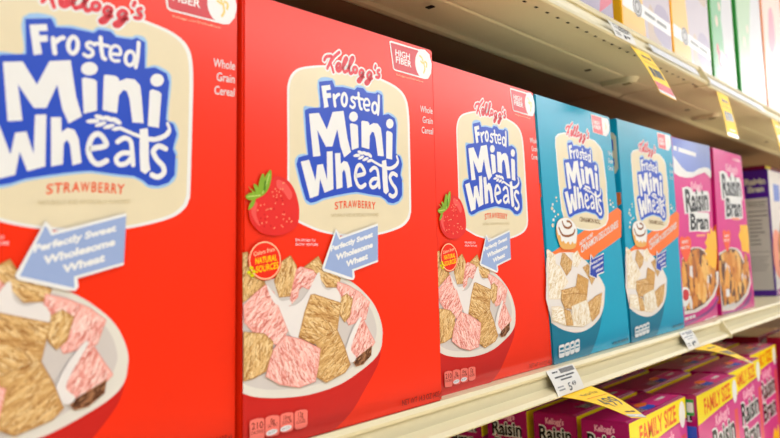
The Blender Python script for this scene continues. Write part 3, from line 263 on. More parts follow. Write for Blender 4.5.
    ['P', 'arrow_callout', 'badge_blue_ink', 0, [102.6, 109.9, 105.9, 105.9, 136.8, 111.5, 132.6, 91.4, 113.7, 88.7, 112.2, 84.4, 95.2, 88.6]],
    ['T', 'arrow_callout>callout_lettering', 'white_ink', 'Perfectly Sweet', 0.03, 99.9, 99.1, 132.9, 106.6, 100.5, 102.1],
    ['T', 'arrow_callout>callout_lettering', 'white_ink', 'Wholesome', 0.03, 103, 94.2, 132.5, 101.1, 103.6, 97.5],
    ['T', 'arrow_callout>callout_lettering', 'white_ink', 'Wheat', 0.03, 110.9, 90, 131.1, 94.4, 111.6, 93.4],
    ['P', 'calorie_badge', 'white_ink', 0, [9.9, 18.4, 12.3, 19.7, 20.4, 19.8, 22.5, 18.5, 20.8, 8.1, 18.4, 6.8, 10.3, 6.8, 8.3, 8.1]],
    ['T', 'calorie_badge>badge_lettering', 'bowl_teal_ink', '###', 0.02, 11.1, 13.9, 19.8, 14, 11.7, 17.5],
    ['T', 'calorie_badge>badge_lettering', 'bowl_teal_ink', '########', 0, 10.1, 11, 19.9, 10.8, 10.4, 12.8],
    ['P', 'fat_badge', 'white_ink', 0, [23.4, 18.7, 25.9, 20, 32, 20.4, 34.1, 19, 32.4, 8.5, 29.8, 7.2, 23.8, 6.9, 21.7, 8.2]],
    ['T', 'fat_badge>badge_lettering', 'bowl_teal_ink', '##', 0.02, 24.6, 14.1, 31.3, 14.5, 25.2, 17.8],
    ['T', 'fat_badge>badge_lettering', 'bowl_teal_ink', '### ###', 0, 23.6, 11.2, 31.4, 11.3, 23.9, 13],
    ['P', 'sodium_badge', 'white_ink', 0, [35, 19.2, 37.5, 20.5, 42.9, 21, 45.1, 19.7, 43.3, 9, 40.7, 7.7, 35.4, 7.3, 33.2, 8.7]],
    ['T', 'sodium_badge>badge_lettering', 'bowl_teal_ink', '###', 0.02, 36.3, 14.6, 42.2, 15.1, 36.9, 18.3],
    ['T', 'sodium_badge>badge_lettering', 'bowl_teal_ink', '######', 0, 35.2, 11.6, 42.3, 11.9, 35.5, 13.5],
    ['P', 'sugar_badge', 'white_ink', 0, [46, 19.9, 48.6, 21.2, 55, 21.6, 57.2, 20.3, 55.3, 9.5, 52.7, 8.1, 46.3, 7.8, 44.2, 9.2]],
    ['T', 'sugar_badge>badge_lettering', 'bowl_teal_ink', '##', 0.02, 47.3, 15.2, 54.3, 15.6, 47.9, 19],
    ['T', 'sugar_badge>badge_lettering', 'bowl_teal_ink', '######', 0, 46.2, 12.2, 54.3, 12.3, 46.5, 14.1],
    ['T', 'net_weight', 'deep_teal_ink', '### ## #### ##', 0, 141, 5.2, 185.7, 5.6, 141.8, 9],
]
ART['word6'] = [
    [[51.2, 168.9], [170.4, 175.3], [50.4, 203.4]],
    [[67.3, 142.2], [164.1, 143.3], [69.4, 166.9]],
]
ART['r6'] = [
    ['P', 'top_flash', 'lavender_ink', 0, [6.5, 277.4, 194.6, 280.8, 196.3, 236.9, 183.9, 241.5, 162.6, 242.2, 133.7, 236.2, 98.7, 228.1, 65.9, 224.2, 41.4, 224.8, 4.2, 227.3]],
    ['P', 'top_flash', 'white_ink', 0, [7.2, 250.1, 22, 244.6, 43.8, 235.5, 67.2, 230.2, 99.3, 231.1, 130.9, 239.2, 162.8, 243.3, 187.8, 242.8, 196.5, 238, 194.5, 227.2, 181.8, 229.7, 161.2, 234.8, 129.1, 229.8, 91.1, 222.7, 58.9, 220.5, 28.6, 221.2, 5.9, 224.6]],
    ['T', 'top_flash', 'white_ink', '# ######', 0.02, 10.6, 257.9, 117.4, 255.6, 12.7, 266.9],
    ['T', 'brand_lettering', 'pale_pink_ink', "Kellogg's", 0.04, 81.3, 205.2, 141.2, 205.6, 83.7, 216.5],
    ['T', 'flavour_lettering', 'pale_orange_ink', '######', 0.02, 95.1, 130.3, 143.4, 130.9, 96.3, 135.5],
    ['P', 'bowl_picture', 'rim_white_ink', 0, [4.1, 81, 13.3, 99.3, 39.2, 110.7, 70.2, 115.4, 107.5, 114.9, 132.6, 110.9, 164.3, 101, 186.9, 74.2, 211.2, 73.8, 207, 53.1, 179.2, 36, 129.4, 23.1, 69.3, 17.5, 4.9, 18.5, 5.8, 46.1]],
    ['F', 'bowl_picture', 'flake', 150, [4.1, 81, 12.9, 97.6, 44.9, 109.8, 75.9, 113.6, 107.1, 113.1, 131.8, 107.2, 156.3, 95.7, 195.1, 74.4, 194.9, 53.7, 163.5, 37, 115.3, 26.9, 56.5, 22.2, 6.4, 23.9, 7.7, 46]],
    ['P', 'banner', 'violet_ink', 0, [2.01, 7.6, 67.5, 10, 127.6, 15.2, 168.2, 22.5, 203.7, 36.7, 201.8, 27.5, 168.5, 16.4, 118.7, 9.6, 59.1, 4.9, 2.62, 2.61]],
    ['P', 'heart_badge', 'heart_orange_ink', 1, [7.3, 124.8, 10.8, 130.2, 22.5, 131.9, 33.3, 129.4, 44.3, 131.8, 58.7, 130.5, 65, 124.3, 60.8, 113.8, 49.4, 103.6, 32.2, 94, 19.4, 100.8, 9.5, 111.3]],
    ['T', 'heart_badge>badge_lettering', 'white_ink', 'HEART', 0.02, 17.6, 121.3, 50.8, 122.3, 18.7, 125.7],
    ['T', 'heart_badge>badge_lettering', 'white_ink', 'HEALTHY', 0.02, 11.1, 112.9, 54.8, 113.9, 12.1, 117.3],
    ['P', 'splash_picture', 'splash_yellow_ink', 0, [150, 114.3, 138.2, 121.8, 150.7, 127.2, 155, 138.3, 171.1, 134.6, 177, 146.8, 187, 138.3, 203.9, 142.1, 207.1, 132.5, 208.1, 115.3, 202.2, 92.6, 194.1, 74, 184.9, 81.8, 174.9, 78.4, 164.4, 85.2, 150.5, 84.8, 150.4, 94, 132.7, 96.2, 145.6, 103.3, 132, 108.1]],
    ['P', 'round_badge', 'white_ink', 1, [3.7, 55.5, 21.6, 57.4, 38, 51.8, 34.7, 38.8, 24.9, 31.9, 9.7, 29.2, -0.51, 34.5]],
    ['P', 'round_badge', 'badge_red_ink', 1, [6.8, 52.6, 20.9, 54.6, 33.6, 50.1, 31.2, 40.9, 16.6, 38, 4.2, 42.5]],
    ['T', 'nutrition_badges', 'white_ink', '### ## ##', 0.02, 3.2, 9.7, 59, 10.2, 4.8, 15.4],
    ['T', 'net_weight', 'white_ink', '### ## ####', 0, 113, 1.58, 180, 2.42, 113.5, 3.7],
]
ART['word7'] = [
    [[45.7, 195.8], [166.5, 199.9], [44.8, 237.8]],
    [[59.4, 163.7], [157.5, 165.4], [62.5, 196.8]],
]
ART['r7'] = [
    ['T', 'brand_lettering', 'pale_pink_ink', "Kellogg's", 0.04, 73.7, 243.9, 155.1, 242.8, 77.2, 256.8],
    ['T', 'top_flash', 'pale_pink_ink', '# ######', 0, 125.3, 264.7, 180.1, 264.3, 127.4, 271.3],
    ['T', 'flavour_lettering', 'pale_orange_ink', '######', 0.02, 90.2, 157.4, 141.3, 156.7, 91.8, 163.4],
    ['P', 'bowl_picture', 'rim_white_ink', 0, [-4.5, 72.3, 3, 102.5, 37.8, 106.4, 73, 110.5, 108, 107.7, 131.9, 100.8, 146.2, 85.6, 176.4, 65.8, 178.8, 41.9, 154.3, 22.5, 111.1, 10.2, 64.7, 3.6, 3, 7.7]],
    ['F', 'bowl_picture', 'flake', 130, [-4.5, 72.3, 2.27, 98.7, 37.4, 104.5, 72.5, 108.5, 107.2, 104.6, 126.4, 94.7, 144.3, 79.3, 158.3, 100, 174.1, 88.8, 176.4, 65.8, 168.9, 42.6, 143.1, 25.8, 97.1, 14.9, 59.3, 11.8, 7.8, 15.6]],
    ['P', 'splash_picture', 'splash_yellow_ink', 0, [125.6, 130.2, 140.2, 140.6, 138.9, 149, 190.6, 149.2, 192.8, 127.4, 186.4, 94.9, 166, 99.8, 139.7, 101.6, 136.9, 117.5]],
    ['P', 'banner', 'violet_ink', 0, [5.9, 5.4, 64.3, 1.95, 117.8, 6.2, 157.7, 19.9, 178.2, 32.4, 178.6, 20.5, 153.5, 6.3, 108.2, -0.74, 49.5, -0.21, 5.2, 1.28]],
    ['P', 'heart_badge', 'heart_orange_ink', 1, [28.8, 133, 31.4, 138.9, 42, 140.4, 53.1, 137.6, 64.9, 140.4, 73.9, 136.7, 73.5, 126.6, 63.8, 112.7, 51.8, 102.7, 39.8, 109.3, 31, 121.2]],
    ['T', 'heart_badge>badge_lettering', 'white_ink', 'HEART', 0.02, 38.5, 128, 64.8, 128.1, 39.5, 132.4],
    ['T', 'heart_badge>badge_lettering', 'white_ink', 'HEALTHY', 0.02, 32.9, 120.8, 67.1, 120.7, 33.9, 125.2],
    ['P', 'round_badge', 'white_ink', 0, [28.7, 41.2, 47.7, 40.3, 47.2, 28, 27.6, 29]],
    ['T', 'nutrition_badges', 'white_ink', '### ## ##', 0.02, 23.7, 9.9, 70, 10.8, 25, 16.3],
]
ART['quads'] = {
    2: [[-0.00016, -0.01007, 0.28212], [0.1946, -0.01254, 0.28227], [0.18531, -0.01242, 0.00069], [-0.01144, -0.00992, 0.00127]],
    3: [[0.20986, -0.00004, 0.27949], [0.38669, -0.00079, 0.2784], [0.39376, -0.00082, -0.00117], [0.20002, 0, 0]],
    4: [[0.3848, -0.00229, 0.2768], [0.57154, -0.00187, 0.27609], [0.59169, -0.00182, -0.00072], [0.39312, -0.00227, -0.00101]],
    5: [[0.59055, -0.00257, 0.27713], [0.78479, -0.00293, 0.27811], [0.78787, -0.00294, 0.00035], [0.59444, -0.00258, -0.001]],
    6: [[0.7966, 0.00284, 0.27802], [0.99215, 0.00569, 0.28004], [0.97403, 0.00543, -0.0006], [0.80342, 0.00294, -0.00121]],
    7: [[1.01621, 0.00696, 0.28249], [1.19193, 0.00708, 0.28272], [1.21262, 0.00709, 0.00381], [1.00162, 0.00695, -0.0001]],
    1: [[-0.1908, 0, 0.282], [-0.0004, -0.0074, 0.2843], [-0.0143, -0.0057, 0.0068], [-0.2047, 0.0017, 0.0045]],
}
S = bpy.context.scene
COL = S.collection
# ------------------------------------------------------------------ camera
F_PX = 742.334
cam_d = bpy.data.cameras.new('camera'); cam = bpy.data.objects.new('camera', cam_d); COL.objects.link(cam)
R0 = ((0.6383675509858989, -0.7684532843151145, -0.044344330794133004),
      (-0.01915751507272608, -0.073453931992239, 0.9971145919557679),
      (0.7694932484853287, 0.6356760729335289, 0.06161226205312305))
CP = Vector((-0.29304605, -0.36227675, 0.10825784))
mw = Matrix.Identity(4)
for i in range(3):
    mw[i][0] = R0[0][i]; mw[i][1] = R0[1][i]; mw[i][2] = -R0[2][i]; mw[i][3] = CP[i]
cam.matrix_world = mw
cam_d.sensor_width = 36.0; cam_d.lens = F_PX / 780 * 36; cam_d.clip_start = 0.02; cam_d.clip_end = 50
cam_d.dof.use_dof = True; cam_d.dof.focus_distance = 0.62; cam_d.dof.aperture_fstop = 8.0
S.camera = cam
# ------------------------------------------------------------------ materials
def lin(c):
    c /= 255.0
    return c / 12.92 if c <= 0.04045 else ((c + 0.055) / 1.055) ** 2.4
MATS = {}
def mat(name, rgb, rough=0.36, spec=0.5, var=0.05, scale=60.0, bump=0.0, metal=0.0, trans=0.0):
    if name in MATS: return MATS[name]
    m = bpy.data.materials.new(name); m.use_nodes = True
    nt = m.node_tree; b = nt.nodes['Principled BSDF']
    tc = nt.nodes.new('ShaderNodeTexCoord')
    nz = nt.nodes.new('ShaderNodeTexNoise'); nz.inputs['Scale'].default_value = scale; nz.inputs['Detail'].default_value = 3
    nt.links.new(tc.outputs['Object'], nz.inputs['Vector'])
    hs = nt.nodes.new('ShaderNodeMix'); hs.data_type = 'RGBA'
    c = [lin(v) for v in rgb]
    hs.inputs[6].default_value = (*[v * (1 - var) for v in c], 1); hs.inputs[7].default_value = (*[min(1, v * (1 + var)) for v in c], 1)
    nt.links.new(nz.outputs['Fac'], hs.inputs[0]); nt.links.new(hs.outputs[2], b.inputs['Base Color'])
    b.inputs['Roughness'].default_value = rough; b.inputs['Specular IOR Level'].default_value = spec; b.inputs['Metallic'].default_value = metal
    if trans: b.inputs['Transmission Weight'].default_value = trans
    if bump:
        bp = nt.nodes.new('ShaderNodeBump'); bp.inputs['Strength'].default_value = bump; bp.inputs['Distance'].default_value = 0.001
        nt.links.new(nz.outputs['Fac'], bp.inputs['Height']); nt.links.new(bp.outputs['Normal'], b.inputs['Normal'])
    MATS[name] = m
    return m
INK = dict(
 red_ink=(238,47,14), bowl_red_ink=(196,34,28), white_ink=(230,230,230), cream_ink=(224,211,180), logo_blue_ink=(42,76,190), light_blue_ink=(150,190,232),
 brand_red_ink=(216,52,64), badge_red_ink=(200,48,56), badge_pink_ink=(222,80,84), gold_ink=(226,196,110), peach_ink=(252,206,160), orange_ink=(236,78,36), tan_ink=(206,190,150),
 arrow_blue_ink=(150,170,214), badge_orange_ink=(232,44,24), yellow_ink=(248,206,10), leaf_yellow_ink=(212,206,24), pink_ink=(244,122,108), dark_red_ink=(110,24,18),
 rim_grey_ink=(220,215,206), milk_ink=(204,196,192), milk_light_ink=(228,222,220), berry_red_ink=(222,44,40), berry_light_ink=(232,84,78), berry_dark_ink=(176,20,24), seed_ink=(240,150,110),
 leaf_ink=(128,168,44), leaf_light_ink=(186,212,104), leaf_dark_ink=(84,128,24),
 teal_ink=(14,156,192), banner_orange_ink=(240,116,44), brown_ink=(120,84,48), bun_tan_ink=(226,170,92), bun_brown_ink=(140,84,44), bowl_teal_ink=(20,116,146), rim_white_ink=(228,220,214),
 badge_blue_ink=(44,66,170), deep_teal_ink=(10,104,130), violet_ink=(140,50,130), magenta_ink=(200,26,120), bran_pink_ink=(214,48,136), lavender_ink=(120,140,214), pale_pink_ink=(240,170,196), pale_orange_ink=(240,150,120),
 heart_orange_ink=(240,90,50), splash_yellow_ink=(246,184,40), black_ink=(22,22,26), family_yellow_ink=(242,220,20), family_orange_ink=(226,92,20), family_magenta_ink=(166,14,96), family_front_ink=(206,66,136),
 purple_ink=(80,34,150), grey_panel_ink=(206,202,196), dark_blue_ink=(28,44,140), mid_grey_ink=(120,118,116), green_ink=(40,150,60), sky_ink=(40,90,200))
for a, c in [('tan', [(198,152,94),(226,186,126),(164,114,62),(240,212,160),(212,170,110)]), ('pink', [(240,176,166),(250,206,198),(226,140,130),(248,222,214),(206,116,104)]), ('brown', [(130,84,56),(100,62,42),(160,110,78),(80,48,32),(180,130,90)]),
             ('dark_tan', [(196,146,80),(218,172,104),(168,118,62),(230,192,130),(204,154,88)]), ('frosted', [(238,228,210),(248,244,236),(222,196,150),(252,250,246),(206,176,124)]), ('flake', [(206,130,46),(226,158,70),(170,96,34),(236,184,100),(110,66,44)])]:
    for i, k in enumerate(c): INK['%s_ink_%d' % (a, i)] = k
def ink(n): return mat(n, INK[n], rough=0.2, spec=0.5, var=0.03)
# ------------------------------------------------------------------ object helpers
def link(o, parent=None):
    COL.objects.link(o)
    if parent is not None: o.parent = parent
    return o
def thing(name, label, cat, loc=(0,0,0), group=None):
    o = bpy.data.objects.new(name, None); o.empty_display_size = 0.03; o.location = loc
    COL.objects.link(o); o['label'] = label; o['category'] = cat
    if group: o['group'] = group
    return o
def tag(o, label, cat, group=None):
    o['label'] = label; o['category'] = cat
    if group: o['group'] = group
    return o
def mesh_obj(name, verts, faces, mats, midx=None, parent=None, loc=None, smooth=False):
    """verts in world space; parent's location is subtracted so that the child sits in place"""
    off = Vector(parent.location) if parent is not None else Vector((0,0,0))
    if parent is not None and parent.parent is not None: off = off + Vector(parent.parent.location)
    if parent is None and loc is not None: off = Vector(loc)
    me = bpy.data.meshes.new(name)
    me.from_pydata([tuple(Vector(v) - off) for v in verts], [], faces)
    for m in mats: me.materials.append(m)
    if midx: me.polygons.foreach_set('material_index', midx)
    if smooth: me.polygons.foreach_set('use_smooth', [True] * len(me.polygons))
    me.update()
    o = bpy.data.objects.new(name, me); link(o, parent)
    if parent is None and loc is not None: o.location = loc
    return o
def from_bm(name, bm, mats, parent=None, loc=None, smooth=False):
    bm.normal_update(); bm.verts.index_update()
    return mesh_obj(name, [v.co.copy() for v in bm.verts], [[v.index for v in f.verts] for f in bm.faces], mats, [f.material_index for f in bm.faces], parent, loc, smooth)
def bm_box(bm, lo, hi, bevel=0.0):
    x0,y0,z0 = lo; x1,y1,z1 = hi
    vs = [bm.verts.new(p) for p in [(x0,y0,z0),(x1,y0,z0),(x1,y1,z0),(x0,y1,z0),(x0,y0,z1),(x1,y0,z1),(x1,y1,z1),(x0,y1,z1)]]
    fs = [bm.faces.new([vs[i] for i in f]) for f in [(0,3,2,1),(4,5,6,7),(0,1,5,4),(1,2,6,5),(2,3,7,6),(3,0,4,7)]]
    if bevel: bmesh.ops.bevel(bm, geom=list({e for f in fs for e in f.edges}), offset=bevel, segments=2, affect='EDGES', clamp_overlap=True)
def box_obj(name, lo, hi, m, parent=None, bevel=0.0, loc=None):
    bm = bmesh.new(); bm_box(bm, lo, hi, bevel); o = from_bm(name, bm, [m], parent, loc); bm.free(); return o
def extrude_x(name, prof, x0, x1, m, parent=None, loc=None):
    """closed (y,z) profile swept along x; the profile is an outline with its own thickness"""
    n = len(prof); v = [(x0,y,z) for y,z in prof] + [(x1,y,z) for y,z in prof]
    f = [[i, (i+1)%n, n+(i+1)%n, n+i] for i in range(n)]
    for a, b, c in tessellate_polygon([[Vector((0,y,z)) for y,z in prof]]):
        f.append([a,b,c]); f.append([n+c,n+b,n+a])
    o = mesh_obj(name, v, f, [m], None, parent, loc)
    bm = bmesh.new(); bm.from_mesh(o.data); bmesh.ops.recalc_face_normals(bm, faces=bm.faces); bm.to_mesh(o.data); bm.free()
    return o
# ------------------------------------------------------------------ printing on flat card
TXT = {}
def text_mesh(t, bold):
    k = (t, bold)
    if k not in TXT:
        c = bpy.data.curves.new('txt', 'FONT'); c.body = t; c.size = 1.0; c.offset = bold; c.resolution_u = 3; c.fill_mode = 'FRONT'
        o = bpy.data.objects.new('txt', c); COL.objects.link(o)
        dg = bpy.context.evaluated_depsgraph_get(); dg.update()
        me = o.evaluated_get(dg).to_mesh()
        vs = [(v.co.x, v.co.y) for v in me.vertices]; fs = [list(p.vertices) for p in me.polygons]
        o.evaluated_get(dg).to_mesh_clear(); bpy.data.objects.remove(o); bpy.data.curves.remove(c)
        TXT[k] = (vs, fs, min(v[0] for v in vs), max(v[0] for v in vs))
    return TXT[k]
CAP = 0.727
def crom(p, n=5, closed=True):
    out = []; N = len(p)
    for i in range(N if closed else N - 1):
        if closed: a, b, c, d = p[(i-1)%N], p[i], p[(i+1)%N], p[(i+2)%N]
        else: a, b, c, d = p[max(i-1,0)], p[i], p[i+1], p[min(i+2,N-1)]
        for k in range(n):
            t = k / n
            out.append(tuple(0.5*((2*b[j]) + (-a[j]+c[j])*t + (2*a[j]-5*b[j]+4*c[j]-d[j])*t*t + (-a[j]+3*b[j]-3*c[j]+d[j])*t**3) for j in (0,1)))
    if not closed: out.append(tuple(p[-1]))
    return out
def inside(p, poly):
    x, y = p; r = False; j = len(poly) - 1
    for i in range(len(poly)):
        xi, yi = poly[i]; xj, yj = poly[j]
        if (yi > y) != (yj > y) and x < (xj-xi)*(y-yi)/(yj-yi)+xi: r = not r
        j = i
    return r
class Sheet:
    """collects flat printed shapes in millimetres and lays them on a card face, one mesh per printed part"""
    def __init__(s, mp): s.mp = mp; s.z = 0.00012; s.parts = {}; s.rng = random.Random(7)
    def _add(s, part, mname, pts, faces, z=None):
        if z is None: s.z += 1.2e-6; z = s.z
        V, F, M, I = s.parts.setdefault(part, ([], [], [], []))
        if mname not in M: M.append(mname)
        mi = M.index(mname); b = len(V)
        V.extend(s.mp(u, v, z) for u, v in pts)
        for f in faces: F.append([b+i for i in f]); I.append(mi)
    def poly(s, part, m, pts, sm=0, z=None):
        if sm: pts = crom(pts, 5, True)
        tri = tessellate_polygon([[Vector((u,v,0)) for u,v in pts]])
        out = []
        for a,b,c in tri:
            A,B,C = pts[a],pts[b],pts[c]
            out.append((a,b,c) if (B[0]-A[0])*(C[1]-A[1])-(B[1]-A[1])*(C[0]-A[0]) > 0 else (a,c,b))
        s._add(part, m, pts, out, z)
    def stroke(s, part, m, pts, r, closed=0, z=None, smooth=True):
        if smooth and len(pts) > 2: pts = crom(pts, 4, bool(closed))
        n = len(pts); L = []; Rr = []
        for i in range(n):
            if closed: a, b = pts[(i-1)%n], pts[(i+1)%n]
            else: a, b = pts[max(i-1,0)], pts[min(i+1,n-1)]
            dx, dy = b[0]-a[0], b[1]-a[1]; l = math.hypot(dx,dy) or 1
            nx, ny = -dy/l*r, dx/l*r
            L.append((pts[i][0]+nx, pts[i][1]+ny)); Rr.append((pts[i][0]-nx, pts[i][1]-ny))
        f = [(n+i, n+(i+1)%n, (i+1)%n, i) for i in range(n if closed else n-1)]
        s._add(part, m, L+Rr, f, z)
        if not closed and r > 0.5:
            for i, j in ((0,1),(n-1,n-2)):
                a0 = math.atan2(pts[i][1]-pts[j][1], pts[i][0]-pts[j][0])
                c = [pts[i]] + [(pts[i][0]+r*math.cos(a0+math.pi*(k/8-.5)), pts[i][1]+r*math.sin(a0+math.pi*(k/8-.5))) for k in range(9)]
                s._add(part, m, c, [(0,k,k+1) for k in range(1,9)], z)
    def text(s, part, m, t, bold, a, b, c):
        if t[0] == '#':   # print too small and blurred to read: word-length dashes
            words = [len(k) for k in t.split()]; tot = sum(words)+.6*(len(words)-1); f = 0
            for k in words:
                p = [(a[0]+g*(b[0]-a[0])+h*(c[0]-a[0]), a[1]+g*(b[1]-a[1])+h*(c[1]-a[1])) for g, h in ((f/tot,.12),((f+k)/tot,.12),((f+k)/tot,.82),(f/tot,.82))]
                s._add(part, m, p, [(0,1,2,3)]); f += k+.6
            return
        vs, fs, x0, x1 = text_mesh(t, bold); w = (x1-x0) or 1
        s._add(part, m, [(a[0]+(x-x0)/w*(b[0]-a[0])+y/CAP*(c[0]-a[0]), a[1]+(x-x0)/w*(b[1]-a[1])+y/CAP*(c[1]-a[1])) for x,y in vs], fs)
    def biscuit(s, part, kind, ang, N, poly):
        s.poly(part, kind+'_ink_0', poly); z0 = s.z; s.z += 7e-5
        s.stroke(part, kind+'_ink_2', poly, .45, 1, z0-3e-7, False)
        xs = [p[0] for p in poly]; ys = [p[1] for p in poly]; R = s.rng
        ca, sa = math.cos(ang), math.sin(ang)
        for i in range(int(N*3)):
            x, y = R.uniform(min(xs),max(xs)), R.uniform(min(ys),max(ys)); l = R.uniform(3,8.5); th = R.gauss(0,.2); w = R.uniform(.12,.42)
            c2, s2 = math.cos(ang+th), math.sin(ang+th); pts = []
            for k in range(5):
                t = (k/4-.5)*l; q = (x+t*c2-math.sin(t*1.1+i)*.35*s2, y+t*s2+math.sin(t*1.1+i)*.35*c2)
                if inside(q, poly): pts.append(q)
            if len(pts) > 2: s.stroke(part, kind+'_ink_%d' % R.choice((1,1,1,2,2,3,3,4,4)), pts, w, 0, z0+R.randint(1,60)*1.1e-6, False)
    def flakes(s, part, kind, N, poly):
        s.poly(part, kind+'_ink_4', poly); z0 = s.z; s.z += 1.2e-4
        xs = [p[0] for p in poly]; ys = [p[1] for p in poly]; R = s.rng
        for i in range(N):
            x, y = R.uniform(min(xs),max(xs)), R.uniform(min(ys),max(ys)); a = R.uniform(4,11); b = a*R.uniform(1.0,2.4); th = R.uniform(-.5,.5)
            if not inside((x,y), poly): continue
            mname = kind+'_ink_%d' % R.choice((0,0,1,1,2,3,4)) if R.random() > .06 else 'milk_light_ink'
            pts = []
            for k in range(10):
                t = k/10*2*math.pi; rr = 1+R.uniform(-.22,.22); q = (x+a*rr*math.cos(t)*math.cos(th)-b*rr*math.sin(t)*math.sin(th), y+a*rr*math.cos(t)*math.sin(th)+b*rr*math.sin(t)*math.cos(th))
                for _ in range(6):
                    if inside(q, poly): break
                    q = (q[0]*.6+x*.4, q[1]*.6+y*.4)
                pts.append(q)
            zz = z0+(i+1)*6e-7
            s.poly(part, mname, pts, 0, zz)
            if mname[-1] in '013': s.stroke(part, kind+'_ink_%d' % R.choice((2,3)), [(x-.4*b*math.sin(th),y-.4*b),(x+1,y),(x+.4*b*math.sin(th),y+.4*b)], .5, 0, zz+3e-7, False)
    def play(s, items, M=None, rename=None):
        def tp(fl):
            p = [(fl[i],fl[i+1]) for i in range(0,len(fl),2)]
            if M: p = [(u*M[0][0]+v*M[1][0]+M[2][0], u*M[0][1]+v*M[1][1]+M[2][1]) for u,v in p]
            return p
        for e in items:
            pn = (rename or {}).get(e[1], e[1])
            if e[0] == 'P': s.poly(pn, e[2], tp(e[4]), e[3])
            elif e[0] == 'S': s.stroke(pn, e[2], tp(e[5]), e[3], e[4])
            elif e[0] == 'T': p = tp(e[5:11]); s.text(pn, e[2], e[3], e[4], *p)
            elif e[0] == 'B': s.biscuit(pn, e[2], e[3], e[4], tp(e[5]))
            elif e[0] == 'F': s.flakes(pn, e[2], e[3], tp(e[4]))
    def build(s, parent):
        made = {}
        for pn in sorted(s.parts, key=lambda k: k.count('>')):
            V, F, M, I = s.parts[pn]; top = pn.split('>')[0]
            made[pn] = mesh_obj(pn.split('>')[-1], V, F, [ink(m) for m in M], I, made.get(top, parent) if '>' in pn else parent)
        s.parts = {}
def quad_map(q, W, H):
    q = [Vector(p) for p in q]; n = (q[1]-q[0]).cross(q[3]-q[0]).normalized()
    n = -n if n.dot(CP-q[0]) < 0 else n
    def mp(u, v, z):
        a, b = u/W, v/H
        return (1-a)*b*q[0]+a*b*q[1]+a*(1-b)*q[2]+(1-a)*(1-b)*q[3]+n*z
    return mp
def carton(name, q, depth, m, parent, bevel=0.0012, extra=None):
    """a folded card box: front face = quad q (TL,TR,BR,BL), going back by depth"""
    q = [Vector(p) for p in q]
    d = (q[2]-q[3]); d.z = 0; back = Vector((0, depth, 0))
    bm = bmesh.new()
    v = [bm.verts.new(p) for p in q] + [bm.verts.new(p+back) for p in q]
    for f in [(0,3,2,1),(4,5,6,7),(0,1,5,4),(3,7,6,2),(0,4,7,3),(1,2,6,5)]: bm.faces.new([v[i] for i in f])
    bmesh.ops.recalc_face_normals(bm, faces=bm.faces)
    bmesh.ops.bevel(bm, geom=list(bm.edges), offset=bevel, segments=2, affect='EDGES')
    o = from_bm(name, bm, [m], parent); bm.free()
    return q, back
CARD = lambda n, rgb: mat(n, rgb, rough=0.2, spec=0.5, var=0.03, scale=25)
M_RED = CARD('red_card', INK['red_ink']); M_TEAL = CARD('teal_card', INK['teal_ink']); M_MAG = CARD('bran_card', INK['bran_pink_ink']); M_PUR = CARD('purple_card', INK['purple_ink'])
M_FAM = CARD('family_card', INK['family_magenta_ink'])
# ------------------------------------------------------------------ setting
M_STEEL = mat('cream_enamelled_steel', (214,202,164), rough=0.38, spec=0.5, var=0.03, scale=18, bump=0.05)
M_DARK = mat('brown_panel_and_deck_shade', (152,118,88), rough=0.6, spec=0.3, var=0.12, scale=12, bump=0.1)
M_FLOOR = mat('tan_vinyl_floor', (214,200,172), rough=0.35, spec=0.5, var=0.06, scale=6)
M_HOLE = mat('dark_slot', (20,16,13), rough=0.8, spec=0.1)
XL, XR, XJ = -0.9, 3.9, 0.892
o = box_obj('floor', (-2.5,-4.2,-1.22), (5.5,0.6,-1.20), M_FLOOR); o['kind'] = 'structure'
o = box_obj('wall_back', (XL,0.42,-1.20), (XR,0.45,1.1), M_DARK); o['kind'] = 'structure'
RAIL = [(-.0135,.0003),(-.0215,.0015),(-.0232,-.0005),(-.0226,-.0036),(-.0205,-.0046),(-.0215,-.0168),(-.0315,-.0212),(-.0335,-.0258),(-.0322,-.0278),(-.0205,-.0278),(-.0205,-.0262),(-.0312,-.0260),(-.0300,-.0225),(-.0195,-.0182),(-.0190,-.0046),(-.0135,-.0015)]
